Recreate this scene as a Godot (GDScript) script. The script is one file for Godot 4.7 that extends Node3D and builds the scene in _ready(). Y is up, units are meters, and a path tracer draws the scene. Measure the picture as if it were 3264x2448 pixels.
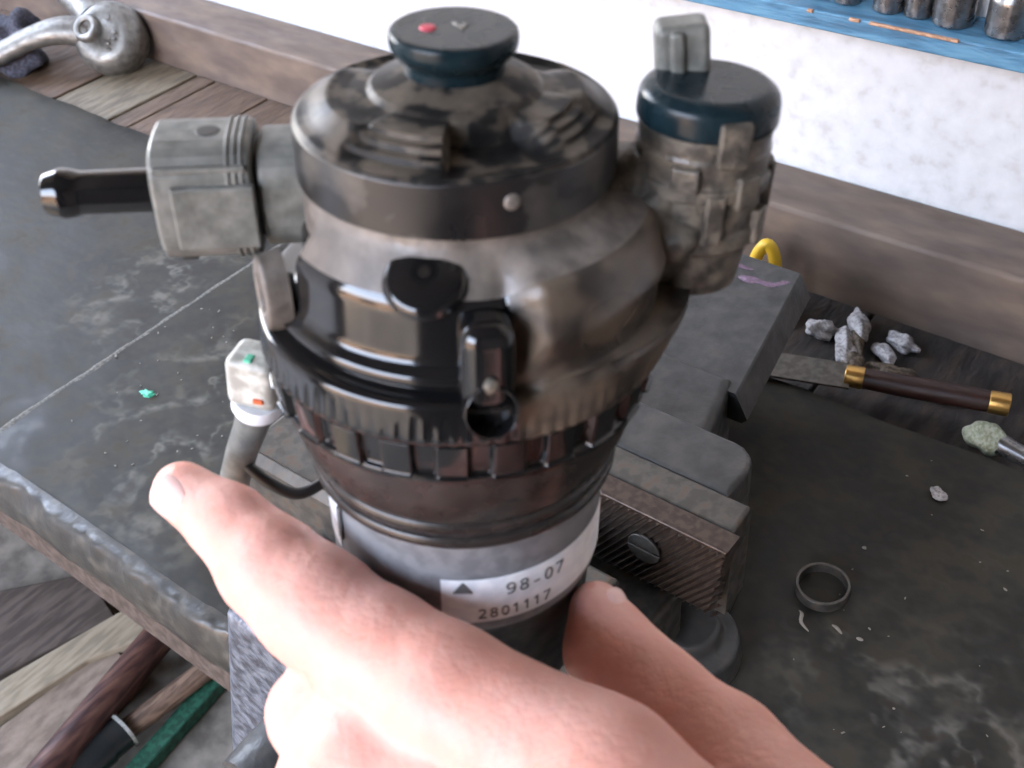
extends Node3D
# Workshop bench: a hand holds a diesel fuel filter above a bench vise.

var rng := RandomNumberGenerator.new()
var used := {}

# ------------------------------------------------------------------ mesh builder
class MB:
	var v := PackedVector3Array()
	var n := PackedVector3Array()
	var uv := PackedVector2Array()
	var ix := PackedInt32Array()

	func put(p: Vector3, nn: Vector3, t := Vector2.ZERO) -> int:
		v.append(p); n.append(nn); uv.append(t)
		return v.size() - 1

	func tri(a: int, b: int, c: int) -> void:
		var f := (v[b] - v[a]).cross(v[c] - v[a])
		if f.dot(n[a] + n[b] + n[c]) > 0.0:
			ix.append_array([a, c, b])
		else:
			ix.append_array([a, b, c])

	# rows of points; closed: the columns wrap round; out: direction that open sheets face
	func grid(rows: Array, closed := true, out := Vector3.ZERO) -> void:
		var R := rows.size()
		var Cn: int = rows[0].size()
		var base := v.size()
		var nn := []
		var vote := 0.0
		for r in R:
			var row: PackedVector3Array = rows[r]
			var up: PackedVector3Array = rows[maxi(r - 1, 0)]
			var dn: PackedVector3Array = rows[mini(r + 1, R - 1)]
			var mid := Vector3.ZERO
			for p in row: mid += p
			mid /= Cn
			for c in Cn:
				var cl := (c - 1 + Cn) % Cn if closed else maxi(c - 1, 0)
				var cr := (c + 1) % Cn if closed else mini(c + 1, Cn - 1)
				var q := (dn[c] - up[c]).cross(row[cr] - row[cl])
				q = q.normalized() if q.length() > 1e-14 else Vector3.ZERO
				nn.append(q)
				vote += q.dot(out) if out != Vector3.ZERO else q.dot(row[c] - mid)
		var sg := 1.0 if vote >= 0.0 else -1.0
		for r in R:
			for c in Cn:
				var q: Vector3 = nn[r * Cn + c] * sg
				put(rows[r][c], q if q != Vector3.ZERO else Vector3.UP, Vector2(float(c) / Cn, float(r) / R))
		for r in R - 1:
			for c in (Cn if closed else Cn - 1):
				var d := (c + 1) % Cn
				var a := base + r * Cn + c
				var b := base + r * Cn + d
				var e := base + (r + 1) * Cn + c
				var f := base + (r + 1) * Cn + d
				tri(a, b, e); tri(b, f, e)

	func fan(row: PackedVector3Array, out: Vector3) -> void:
		var mid := Vector3.ZERO
		for p in row: mid += p
		mid /= row.size()
		var o := put(mid, out)
		var k := v.size()
		for p in row: put(p, out)
		for c in row.size(): tri(o, k + c, k + (c + 1) % row.size())

	func mesh() -> ArrayMesh:
		var a := []
		a.resize(Mesh.ARRAY_MAX)
		a[Mesh.ARRAY_VERTEX] = v; a[Mesh.ARRAY_NORMAL] = n; a[Mesh.ARRAY_TEX_UV] = uv; a[Mesh.ARRAY_INDEX] = ix
		var m := ArrayMesh.new()
		m.add_surface_from_arrays(Mesh.PRIMITIVE_TRIANGLES, a)
		return m

	# box with rounded edges, in the frame t
	func box(t: Transform3D, size: Vector3, b: float) -> void:
		var h := size / 2.0
		b = minf(b, minf(h.x, minf(h.y, h.z)) * 0.98)
		for ax in 3:
			for s in [-1.0, 1.0]:
				var u := (ax + 1) % 3
				var w := (ax + 2) % 3
				var gu := [-h[u], -h[u] + b * 0.4, -h[u] + b, h[u] - b, h[u] - b * 0.4, h[u]]
				var gw := [-h[w], -h[w] + b * 0.4, -h[w] + b, h[w] - b, h[w] - b * 0.4, h[w]]
				var k := v.size()
				for i in 6:
					for j in 6:
						var p := Vector3.ZERO
						p[ax] = s * h[ax]; p[u] = gu[i]; p[w] = gw[j]
						var c := p.clamp(-h + Vector3.ONE * b, h - Vector3.ONE * b)
						var d := (p - c).normalized()
						put(t * (c + d * b), (t.basis * d).normalized(), Vector2(i, j) / 5.0)
				for i in 5:
					for j in 5:
						var a := k + i * 6 + j
						tri(a, a + 1, a + 6); tri(a + 1, a + 7, a + 6)

	# prism over a polygon in the frame t: polygon in x,z; heights y0..y1; rim rounded by b
	func prism(t: Transform3D, poly: PackedVector2Array, y0: float, y1: float, b: float) -> void:
		if Geometry2D.is_polygon_clockwise(poly):
			poly.reverse()
		var P := poly.size()
		var nv := PackedVector2Array()
		for i in P:
			var e0 := (poly[i] - poly[(i - 1 + P) % P]).normalized()
			var e1 := (poly[(i + 1) % P] - poly[i]).normalized()
			var n0 := Vector2(e0.y, -e0.x)
			var n1 := Vector2(e1.y, -e1.x)
			nv.append((n0 + n1) / maxf(0.35, 1.0 + n0.dot(n1)))
		var ring := func(inset: float, y: float) -> PackedVector3Array:
			var o := PackedVector3Array()
			for i in P:
				var q: Vector2 = poly[i] - nv[i] * inset
				o.append(t * Vector3(q.x, y, q.y))
			return o
		# every side is its own strip, so corners stay crisp
		for i in P:
			var j := (i + 1) % P
			var e := (poly[j] - poly[i]).normalized()
			var out := (t.basis * Vector3(e.y, 0, -e.x)).normalized()
			var upw := t.basis.y.normalized()
			var rows := [[b, y1, upw], [b * 0.3, y1 - b * 0.3, (upw + out).normalized()], [0.0, y1 - b, out], [0.0, y0 + b, out], [b * 0.3, y0 + b * 0.3, (out - upw).normalized()], [b, y0, -upw]]
			var k := v.size()
			for r in rows:
				for q in [i, j]:
					var g: Vector2 = poly[q] - nv[q] * r[0]
					put(t * Vector3(g.x, r[1], g.y), r[2])
			for r in 5:
				var a := k + r * 2
				tri(a, a + 1, a + 2); tri(a + 1, a + 3, a + 2)
		var idx := Geometry2D.triangulate_polygon(poly)
		for side in [[y1, 1.0], [y0, -1.0]]:
			var k := v.size()
			for p in ring.call(b, side[0]): put(p, t.basis.y.normalized() * side[1])
			for q in range(0, idx.size(), 3): tri(k + idx[q], k + idx[q + 1], k + idx[q + 2])

# ------------------------------------------------------------------ shapes
# rounds the inner corners of an open polyline of (r, y)
func rounded(pts: Array, b: float, k := 3) -> PackedVector2Array:
	var o := PackedVector2Array()
	for i in pts.size():
		var p: Vector2 = pts[i]
		if i == 0 or i == pts.size() - 1:
			o.append(p)
			continue
		var a: Vector2 = pts[i - 1]
		var c: Vector2 = pts[i + 1]
		var da := minf(b, p.distance_to(a) * 0.45)
		var dc := minf(b, p.distance_to(c) * 0.45)
		var s := p + (a - p).normalized() * da
		var e := p + (c - p).normalized() * dc
		for j in k + 1:
			var u := float(j) / k
			o.append(s.lerp(p, u).lerp(p.lerp(e, u), u))
	return o

func lathe(m: MB, t: Transform3D, prof: PackedVector2Array, seg := 64, a0 := 0.0, a1 := TAU) -> void:
	var full := a1 - a0 > TAU - 0.001
	var rows := []
	for q in prof:
		var row := PackedVector3Array()
		for c in (seg if full else seg + 1):
			var a := a0 + (a1 - a0) * c / seg
			row.append(t * Vector3(q.x * sin(a), q.y, q.x * cos(a)))
		rows.append(row)
	if full:
		m.grid(rows, true)
	else:
		m.grid(rows, false, t.basis * Vector3(sin((a0 + a1) / 2), 0, cos((a0 + a1) / 2)))

func sweep(m: MB, path: Array, rad: Array, seg := 20, squash := 1.0, capped := true) -> void:
	var rows := []
	var up := Vector3(0.31, 0.9, 0.22)
	var N := path.size()
	for i in N:
		var d: Vector3 = (path[mini(i + 1, N - 1)] - path[maxi(i - 1, 0)]).normalized()
		var x := up.cross(d).normalized()
		up = d.cross(x).normalized()
		var row := PackedVector3Array()
		for c in seg:
			var a := TAU * c / seg
			row.append(path[i] + (x * cos(a) + up * sin(a) * squash) * rad[i])
		rows.append(row)
	m.grid(rows, true)
	if capped:
		m.fan(rows[0], (path[0] - path[1]).normalized())
		m.fan(rows[N - 1], (path[N - 1] - path[N - 2]).normalized())

func spline(pts: Array, k := 6) -> Array:
	var o := []
	for i in pts.size() - 1:
		var a = pts[maxi(i - 1, 0)]
		var b = pts[i]
		var c = pts[i + 1]
		var d = pts[mini(i + 2, pts.size() - 1)]
		for j in k:
			var u := float(j) / k
			if b is Vector3: o.append((b as Vector3).cubic_interpolate(c, a, d, u))
			else: o.append(cubic_interpolate(b, c, a, d, u))
	o.append(pts[-1])
	return o

func lump(m: MB, at: Vector3, size: Vector3, turn: Vector3, seed_: int, rough := 0.25, seg := 12) -> void:
	var nz := FastNoiseLite.new()
	nz.seed = seed_; nz.frequency = 0.55; nz.fractal_type = FastNoiseLite.FRACTAL_NONE
	var b := Basis.from_euler(turn)
	var rows := []
	for r in seg + 1:
		var la := PI * r / seg
		var row := PackedVector3Array()
		for c in seg * 2:
			var lo := TAU * c / (seg * 2)
			var d := Vector3(sin(la) * cos(lo), cos(la), sin(la) * sin(lo))
			row.append(at + b * (d * size * 0.5 * (1.0 + rough * nz.get_noise_3dv(d * 1.6))))
		rows.append(row)
	m.grid(rows, true)

# ------------------------------------------------------------------ things
func numbered(called: String) -> String:
	if not used.has(called):
		used[called] = 0
		return called
	used[called] += 1
	return "%s_%03d" % [called, used[called]]

func thing(called: String, label: String, category: String, at := Vector3.ZERO, group := "") -> Node3D:
	var o := Node3D.new()
	o.name = numbered(called)
	add_child(o)
	o.position = at
	return tag(o, label, category, group)

func tag(o: Node3D, label: String, category: String, group := "") -> Node3D:
	o.set_meta("label", label)
	o.set_meta("category", category)
	if group: o.set_meta("group", group)
	return o

# geometry given in world coordinates; under a parent without turn it is moved back by the parent's place
func obj(called: String, m, mt: Material, parent: Node3D = self, world := true) -> MeshInstance3D:
	var o := MeshInstance3D.new()
	o.mesh = m.mesh() if m is MB else m
	o.material_override = mt
	o.name = numbered(called) if parent == self else called
	parent.add_child(o, true)
	if world and parent != self:
		var p: Node3D = parent
		var off := Vector3.ZERO
		while p != self and p != null:
			off += p.position
			p = p.get_parent()
		o.position = -off
	return o

# ------------------------------------------------------------------ materials
func ramp(cols: Array, offs: Array) -> Gradient:
	var g := Gradient.new()
	g.colors = PackedColorArray(cols)
	g.offsets = PackedFloat32Array(offs)
	return g

func noise(seed_: int, freq: float, oct := 4, warp := 0.0, ridged := false) -> FastNoiseLite:
	var f := FastNoiseLite.new()
	f.seed = seed_
	f.frequency = freq
	f.noise_type = FastNoiseLite.TYPE_SIMPLEX_SMOOTH
	f.fractal_type = FastNoiseLite.FRACTAL_RIDGED if ridged else FastNoiseLite.FRACTAL_FBM
	f.fractal_octaves = oct
	if warp > 0.0:
		f.domain_warp_enabled = true
		f.domain_warp_amplitude = warp
		f.domain_warp_frequency = freq * 1.5
	return f

func ntex(nz: FastNoiseLite, g: Gradient = null, size := 512) -> NoiseTexture2D:
	var t := NoiseTexture2D.new()
	t.width = size; t.height = size
	t.seamless = true
	t.noise = nz
	if g: t.color_ramp = g
	return t

func g1(a: float) -> Color: return Color(a, a, a)

# a noisy material: cols/offs over the noise, tile in metres (a number or a Vector3), opts: freq, oct, warp, seed, rough [lo, hi], metal, bump (cm), bfreq, spec
func surf(cols: Array, offs: Array, tile, o := {}) -> StandardMaterial3D:
	var m := StandardMaterial3D.new()
	var sd: int = o.get("seed", 7)
	var nz := noise(sd, o.get("freq", 0.012), o.get("oct", 4), o.get("warp", 0.0))
	m.albedo_texture = ntex(nz, ramp(cols, offs))
	m.uv1_triplanar = true
	m.uv1_world_triplanar = o.get("world", false)
	m.uv1_triplanar_sharpness = 4.0
	m.uv1_scale = Vector3.ONE / tile
	var r: Array = o.get("rough", [0.5, 0.5])
	if r[1] - r[0] < 0.25:
		m.roughness = r[1]
		m.roughness_texture = shared_rough(r[0] / r[1])
		m.roughness_texture_channel = BaseMaterial3D.TEXTURE_CHANNEL_RED
	elif r[0] != r[1]:
		m.roughness = 1.0
		m.roughness_texture = ntex(nz, ramp([g1(r[0]), g1(r[1])], [offs[0], offs[-1]]), 256 if not o.has("fine") else 512)
		m.roughness_texture_channel = BaseMaterial3D.TEXTURE_CHANNEL_RED
	else:
		m.roughness = r[0]
	m.metallic = o.get("metal", 0.0)
	m.metallic_specular = o.get("spec", 0.5)
	if o.has("bump"):
		m.heightmap_enabled = true
		m.heightmap_scale = o.bump
		m.heightmap_texture = shared_bump(o.get("bfreq", 0.05), o.get("boct", 4))
	return m

var shared := {}

func shared_rough(lo: float) -> NoiseTexture2D:
	var key := "r%d" % roundi(lo * 6.0)
	if not shared.has(key):
		shared[key] = ntex(noise(201, 0.02, 5), ramp([g1(roundf(lo * 6.0) / 6.0), g1(1.0)], [0.3, 0.7]), 256)
	return shared[key]

func shared_bump(f: float, oct: int) -> NoiseTexture2D:
	var key := "b%.3f %d" % [f, oct]
	if not shared.has(key):
		shared[key] = ntex(noise(57, f, oct))
	return shared[key]

func plain(c: Color, rough: float, metal := 0.0, spec := 0.5) -> StandardMaterial3D:
	var m := StandardMaterial3D.new()
	m.albedo_color = c
	m.roughness = rough
	m.metallic = metal
	m.metallic_specular = spec
	return m

var M := {}

func make_materials() -> void:
	var blk := Color(0.06, 0.06, 0.064)
	M.gloss_black = surf([blk, Color(0.075, 0.075, 0.078), Color(0.2, 0.185, 0.165)], [0.0, 0.7, 1.0], 0.09, {"seed": 3, "rough": [0.09, 0.13], "freq": 0.009, "spec": 0.5})
	M.shoulder = surf([Color(0.32, 0.3, 0.28), Color(0.4, 0.375, 0.35), Color(0.47, 0.44, 0.41)], [0.2, 0.5, 0.85], 0.06, {"seed": 2, "rough": [0.3, 0.6], "oct": 5, "bump": 0.012, "bfreq": 0.04})
	M.dusty_black = surf([Color(0.15, 0.135, 0.12), Color(0.26, 0.23, 0.2), Color(0.33, 0.295, 0.255), Color(0.39, 0.345, 0.295)], [0.25, 0.42, 0.55, 0.9], 0.09, {"seed": 12, "rough": [0.25, 0.6], "freq": 0.009, "oct": 3, "spec": 0.5, "bump": 0.015, "bfreq": 0.04})
	M.cap_black = surf([blk, Color(0.08, 0.08, 0.083), Color(0.2, 0.195, 0.19), Color(0.3, 0.285, 0.265)], [0.0, 0.55, 0.6, 0.95], 0.085, {"seed": 21, "rough": [0.1, 0.5], "freq": 0.008, "oct": 5, "spec": 0.5})
	M.cap_top = surf([Color(0.085, 0.085, 0.087), Color(0.13, 0.128, 0.123), Color(0.29, 0.265, 0.235), Color(0.36, 0.33, 0.29)], [0.2, 0.47, 0.6, 0.95], 0.05, {"seed": 24, "rough": [0.3, 0.6], "freq": 0.007, "oct": 4, "spec": 0.2})
	M.knob = surf([Color(0.06, 0.11, 0.13), Color(0.085, 0.14, 0.16)], [0.3, 0.7], 0.05, {"seed": 4, "rough": [0.2, 0.3], "spec": 0.3})
	M.dome = surf([Color(0.13, 0.12, 0.115), Color(0.17, 0.16, 0.15)], [0.3, 0.7], 0.06, {"seed": 5, "rough": [0.24, 0.36], "spec": 0.45})
	M.grey_plastic = surf([Color(0.33, 0.335, 0.32), Color(0.385, 0.39, 0.37), Color(0.45, 0.45, 0.43)], [0.2, 0.5, 0.85], 0.05, {"seed": 6, "rough": [0.35, 0.6], "bump": 0.008})
	M.pale_plastic = surf([Color(0.55, 0.55, 0.52), Color(0.72, 0.72, 0.69)], [0.3, 0.7], 0.05, {"seed": 8, "rough": [0.3, 0.5]})
	M.grimy_plastic = surf([Color(0.2, 0.19, 0.17), Color(0.29, 0.27, 0.24), Color(0.36, 0.335, 0.295), Color(0.42, 0.39, 0.345)], [0.2, 0.42, 0.6, 0.9], 0.045, {"seed": 9, "rough": [0.3, 0.75], "freq": 0.012, "oct": 5, "bump": 0.02})
	M.can = surf([Color(0.43, 0.435, 0.445), Color(0.5, 0.505, 0.51)], [0.3, 0.7], 0.05, {"seed": 10, "rough": [0.38, 0.5], "metal": 0.15})
	M.can_dark = surf([Color(0.13, 0.13, 0.14), Color(0.22, 0.21, 0.21)], [0.3, 0.7], 0.05, {"seed": 11, "rough": [0.35, 0.5], "metal": 0.3})
	M.label_paper = surf([Color(0.86, 0.87, 0.88), Color(0.93, 0.93, 0.93)], [0.3, 0.7], 0.05, {"seed": 13, "rough": [0.4, 0.5]})
	M.ink = plain(Color(0.36, 0.355, 0.35), 0.6)
	M.void = plain(Color(0.1, 0.1, 0.1), 0.5)  # dark colour painted for the shade inside holes and recesses
	M.skin = surf([Color(0.805, 0.58, 0.515), Color(0.83, 0.62, 0.56), Color(0.85, 0.65, 0.595)], [0.15, 0.5, 0.9], 0.11, {"seed": 14, "rough": [0.42, 0.55], "freq": 0.008, "bump": 0.02, "bfreq": 0.06, "spec": 0.4})
	M.skin.subsurf_scatter_enabled = true
	M.skin.subsurf_scatter_strength = 0.18
	M.nail = plain(Color(0.9, 0.74, 0.7), 0.22)
	M.vise_iron = surf([Color(0.185, 0.185, 0.18), Color(0.225, 0.225, 0.22), Color(0.27, 0.26, 0.245)], [0.2, 0.55, 0.9], 0.12, {"seed": 15, "rough": [0.45, 0.62], "metal": 0.1, "bump": 0.02, "oct": 5})
	M.vise_steel = surf([Color(0.26, 0.25, 0.235), Color(0.32, 0.31, 0.29), Color(0.34, 0.285, 0.24)], [0.3, 0.62, 0.9], 0.06, {"seed": 16, "oct": 5, "rough": [0.35, 0.5], "metal": 0.4})
	M.jaw_steel = surf([Color(0.22, 0.185, 0.165), Color(0.3, 0.255, 0.225)], [0.3, 0.7], 0.04, {"seed": 17, "rough": [0.35, 0.5], "metal": 0.5})
	M.vise_blue = surf([Color(0.2, 0.215, 0.25), Color(0.3, 0.32, 0.36), Color(0.4, 0.42, 0.45)], [0.25, 0.5, 0.8], 0.06, {"seed": 18, "rough": [0.3, 0.45], "bump": 0.03, "bfreq": 0.03, "boct": 2, "spec": 0.6})
	M.sheet_edge = surf([Color(0.15, 0.149, 0.138), Color(0.2, 0.195, 0.178), Color(0.27, 0.26, 0.235)], [0.25, 0.55, 0.8], 0.12, {"seed": 19, "rough": [0.32, 0.42], "metal": 0.0, "oct": 5, "bump": 0.012, "world": true})
	M.rail_wood = surf([Color(0.34, 0.29, 0.26), Color(0.39, 0.335, 0.295), Color(0.45, 0.385, 0.33)], [0.15, 0.5, 0.9], Vector3(0.5, 0.2, 0.2), {"seed": 20, "rough": [0.6, 0.8], "oct": 5, "freq": 0.014, "world": true})
	M.planks = []
	for k in 3:
		var c: Color = [Color(0.33, 0.25, 0.185), Color(0.41, 0.365, 0.295), Color(0.34, 0.265, 0.2)][k]
		M.planks.append(surf([c.darkened(0.2), c, c.lightened(0.08)], [0.25, 0.5, 0.85], Vector3(0.07, 0.07, 0.4), {"seed": 30 + k, "rough": [0.55, 0.75], "oct": 5, "freq": 0.014, "bump": 0.06, "world": true}))
	M.tray = surf([Color(0.1, 0.085, 0.075), Color(0.17, 0.15, 0.135), Color(0.25, 0.2, 0.165)], [0.25, 0.55, 0.9], Vector3(0.1, 0.1, 0.3), {"seed": 34, "rough": [0.55, 0.75], "oct": 5, "bump": 0.05, "world": true})
	M.wall = surf([Color(0.705, 0.695, 0.685), Color(0.755, 0.755, 0.755), Color(0.785, 0.785, 0.785)], [0.08, 0.36, 0.8], 0.3, {"seed": 35, "rough": [0.85, 0.9], "oct": 6, "freq": 0.03, "bump": 0.03, "bfreq": 0.08, "world": true})
	M.blue_paint = surf([Color(0.2, 0.36, 0.46), Color(0.26, 0.44, 0.55), Color(0.32, 0.5, 0.6)], [0.25, 0.5, 0.8], Vector3(0.3, 0.06, 0.06), {"seed": 36, "rough": [0.45, 0.6], "oct": 5, "bump": 0.03})
	M.bare_wood = surf([Color(0.55, 0.42, 0.33), Color(0.7, 0.55, 0.44)], [0.3, 0.7], 0.05, {"seed": 37, "rough": [0.7, 0.8]})
	M.chrome = surf([Color(0.46, 0.46, 0.46), Color(0.54, 0.54, 0.54)], [0.3, 0.7], 0.04, {"seed": 38, "rough": [0.25, 0.32], "metal": 0.9})
	M.cast = surf([Color(0.38, 0.37, 0.35), Color(0.44, 0.43, 0.41), Color(0.49, 0.48, 0.455)], [0.25, 0.5, 0.8], 0.06, {"seed": 39, "rough": [0.3, 0.5], "metal": 0.55, "bump": 0.03})
	M.brass = plain(Color(0.78, 0.62, 0.36), 0.3, 0.9)
	M.handle_brown = surf([Color(0.14, 0.075, 0.06), Color(0.2, 0.11, 0.085)], [0.3, 0.7], Vector3(0.2, 0.03, 0.03), {"seed": 40, "rough": [0.35, 0.5]})
	M.blade = surf([Color(0.3, 0.285, 0.26), Color(0.38, 0.36, 0.33)], [0.3, 0.7], 0.05, {"seed": 41, "rough": [0.4, 0.55], "metal": 0.3})
	M.chip = surf([Color(0.48, 0.47, 0.47), Color(0.62, 0.61, 0.61), Color(0.7, 0.69, 0.69)], [0.25, 0.5, 0.8], 0.02, {"seed": 42, "rough": [0.6, 0.8]})
	M.chip_tan = surf([Color(0.26, 0.22, 0.18), Color(0.4, 0.35, 0.29)], [0.3, 0.7], 0.02, {"seed": 43, "rough": [0.6, 0.8]})
	M.yellow = plain(Color(0.85, 0.7, 0.2), 0.4)
	M.green_paint = surf([Color(0.1, 0.25, 0.19), Color(0.16, 0.36, 0.28)], [0.3, 0.7], 0.05, {"seed": 44, "rough": [0.5, 0.65]})
	M.handle_red = surf([Color(0.2, 0.11, 0.095), Color(0.3, 0.185, 0.16), Color(0.42, 0.3, 0.24)], [0.25, 0.5, 0.9], Vector3(0.04, 0.04, 0.25), {"seed": 45, "rough": [0.45, 0.6], "oct": 5})
	M.stick = surf([Color(0.36, 0.28, 0.23), Color(0.52, 0.42, 0.35)], [0.3, 0.7], Vector3(0.03, 0.03, 0.2), {"seed": 46, "rough": [0.6, 0.75], "oct": 5})
	M.low_wood = surf([Color(0.47, 0.425, 0.355), Color(0.54, 0.49, 0.41), Color(0.58, 0.53, 0.45)], [0.25, 0.5, 0.8], Vector3(0.05, 0.05, 0.3), {"seed": 47, "rough": [0.7, 0.85], "oct": 5})
	M.low_grey = surf([Color(0.42, 0.365, 0.315), Color(0.48, 0.42, 0.365), Color(0.52, 0.46, 0.405)], [0.25, 0.5, 0.8], Vector3(0.09, 0.09, 0.2), {"seed": 48, "rough": [0.75, 0.9], "oct": 5, "bump": 0.03})
	M.low_dark = surf([Color(0.23, 0.19, 0.16), Color(0.32, 0.275, 0.245)], [0.3, 0.7], Vector3(0.06, 0.06, 0.3), {"seed": 49, "rough": [0.7, 0.85], "oct": 5})
	M.concrete = surf([Color(0.35, 0.325, 0.29), Color(0.45, 0.42, 0.38), Color(0.52, 0.485, 0.44)], [0.2, 0.5, 0.8], 0.4, {"seed": 51, "rough": [0.8, 0.9], "oct": 6, "freq": 0.02, "bump": 0.05, "world": true})
	M.yard = surf([Color(0.5, 0.43, 0.35), Color(0.62, 0.54, 0.45)], [0.3, 0.7], 2.0, {"seed": 52, "rough": [0.9, 0.9], "world": true})
	M.render_peach = surf([Color(0.78, 0.62, 0.5), Color(0.84, 0.7, 0.58)], [0.3, 0.7], 1.5, {"seed": 53, "rough": [0.9, 0.9], "world": true})
	M.tin = surf([Color(0.3, 0.28, 0.26), Color(0.4, 0.38, 0.36)], [0.3, 0.7], 0.8, {"seed": 54, "rough": [0.7, 0.8], "world": true})
	M.rubber = plain(Color(0.07, 0.065, 0.065), 0.5)
	M.red = plain(Color(0.75, 0.25, 0.32), 0.5)
	M.green_mark = plain(Color(0.3, 0.68, 0.55), 0.5)
	M.orange = plain(Color(0.75, 0.33, 0.14), 0.5)
	M.grime = surf([Color(0.3, 0.29, 0.27), Color(0.42, 0.41, 0.38)], [0.3, 0.7], 0.02, {"seed": 55, "rough": [0.85, 0.95], "world": true})
	M.flakes = plain(Color(0.5, 0.48, 0.44), 0.6)
	M.pale_green = surf([Color(0.5, 0.53, 0.42), Color(0.68, 0.7, 0.63)], [0.3, 0.7], 0.02, {"seed": 62, "rough": [0.3, 0.5], "bump": 0.06})
	M.clear = plain(Color(0.8, 0.85, 0.85, 0.25), 0.12)
	M.clear.transparency = BaseMaterial3D.TRANSPARENCY_ALPHA
	M.dark_glass = plain(Color(0.14, 0.15, 0.15), 0.15)

# worn dark steel: blotches everywhere, pale dried trails where the photograph has them
func steel_top(x0: float, x1: float, z0: float, z1: float, w: int, h: int, spots: Array, sd: int) -> StandardMaterial3D:
	var px := (x1 - x0) / w
	var a := noise(sd, 1.0, 5)
	var b := noise(sd + 1, 1.0, 3)
	var c := noise(sd + 2, 1.0, 2)
	var img := Image.create(w, h, false, Image.FORMAT_RGB8)
	var rg := Image.create(w, h, false, Image.FORMAT_RGB8)
	for j in h:
		var z := z0 + (z1 - z0) * (j + 0.5) / h
		for i in w:
			var x := x0 + px * (i + 0.5)
			var n1 := a.get_noise_2d(x * 14.0, z * 14.0)
			var n2 := b.get_noise_2d(x * 55.0, z * 75.0)
			var col := Color(0.15, 0.149, 0.138).lerp(Color(0.25, 0.24, 0.21), clampf(0.45 + n1 * 1.1 + n2 * 0.55, 0.0, 1.0))
			col = col.lerp(Color(0.22, 0.19, 0.155), clampf(n1 * n2 * 4.0, 0.0, 0.4))
			var s := 0.0
			for q in spots:
				var dd := Vector2((x - q[0]) / q[2], (z - q[1]) / q[3]).length()
				s = maxf(s, 1.0 - dd)
			if s > 0.0:
				var wx := n2 * 0.006 + c.get_noise_2d(x * 60.0, z * 60.0) * 0.008
				var line := absf(c.get_noise_2d((x + wx) * 15.0 + 40.0, (z - wx) * 15.0))
				var k := clampf(1.15 - line / 0.26, 0.0, 1.0) * minf(1.0, s * 1.8) * clampf(0.65 + n2 * 1.2, 0.15, 1.0)
				col = col.lerp(Color(0.47, 0.46, 0.43), k * 0.58)
			img.set_pixel(i, j, col)
			rg.set_pixel(i, j, g1(clampf(0.52 + n1 * 0.25 + n2 * 0.12, 0.32, 0.8)))
	var m := StandardMaterial3D.new()
	m.albedo_texture = ImageTexture.create_from_image(img)
	m.roughness = 1.0
	m.roughness_texture = ImageTexture.create_from_image(rg)
	m.texture_repeat = false
	m.metallic = 0.0
	m.heightmap_enabled = true
	m.heightmap_scale = 0.03
	m.heightmap_texture = ntex(noise(sd + 9, 0.03, 4))
	m.metallic_specular = 0.27
	return m

# ------------------------------------------------------------------ build
func _ready() -> void:
	rng.seed = 11
	var cam := Camera3D.new()
	cam.name = "camera"
	add_child(cam)
	cam.transform = Transform3D(Basis(Vector3(0.7950, -0.0631, -0.6033), Vector3(-0.3573, 0.7550, -0.5498), Vector3(0.4902, 0.6526, 0.5777)).orthonormalized(), Vector3(0, 0.48, 0))
	cam.near = 0.02
	cam.far = 200.0
	var at := CameraAttributesPhysical.new()
	at.frustum_focal_length = 12.0 / tan(deg_to_rad(38.132 / 2.0))
	at.frustum_focus_distance = 0.52
	at.exposure_aperture = 18.0
	at.frustum_near = 0.02
	at.frustum_far = 200.0
	cam.attributes = at
	cam.fov = 38.132
	cam.current = true

	var env := Environment.new()
	env.background_mode = Environment.BG_SKY
	env.tonemap_mode = Environment.TONE_MAPPER_LINEAR
	env.tonemap_exposure = 4.5
	env.sdfgi_enabled = true
	env.ssao_enabled = true
	env.ssil_enabled = true
	var sm := ProceduralSkyMaterial.new()
	sm.sky_top_color = Color(0.69, 0.75, 0.855)
	sm.sky_horizon_color = Color(1.0, 0.965, 0.905)
	sm.sky_curve = 0.15
	sm.sky_energy_multiplier = 2.4
	sm.ground_bottom_color = Color(0.45, 0.4, 0.34)
	sm.ground_horizon_color = Color(0.6, 0.56, 0.5)
	var sk := Sky.new()
	sk.sky_material = sm
	env.sky = sk
	var we := WorldEnvironment.new()
	we.environment = env
	add_child(we)

	var sun := DirectionalLight3D.new()
	sun.name = "sun"
	sun.light_energy = 1.5
	sun.light_color = Color(1.0, 0.93, 0.8)
	sun.light_angular_distance = 0.5
	sun.shadow_enabled = true
	add_child(sun)
	sun.look_at_from_position(Vector3.ZERO, Vector3(0.6, -1.2, 0.6), Vector3.UP)

	make_materials()
	build_shell()
	build_bench()
	build_vise()
	build_wall_rack()
	build_filter()
	build_hand()
	build_bench_things()
	build_low_things()

func aabox(m: MB, a: Vector3, b: Vector3, r := 0.002) -> void:
	m.box(Transform3D(Basis(), (a + b) / 2.0), (b - a).abs(), r)

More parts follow.
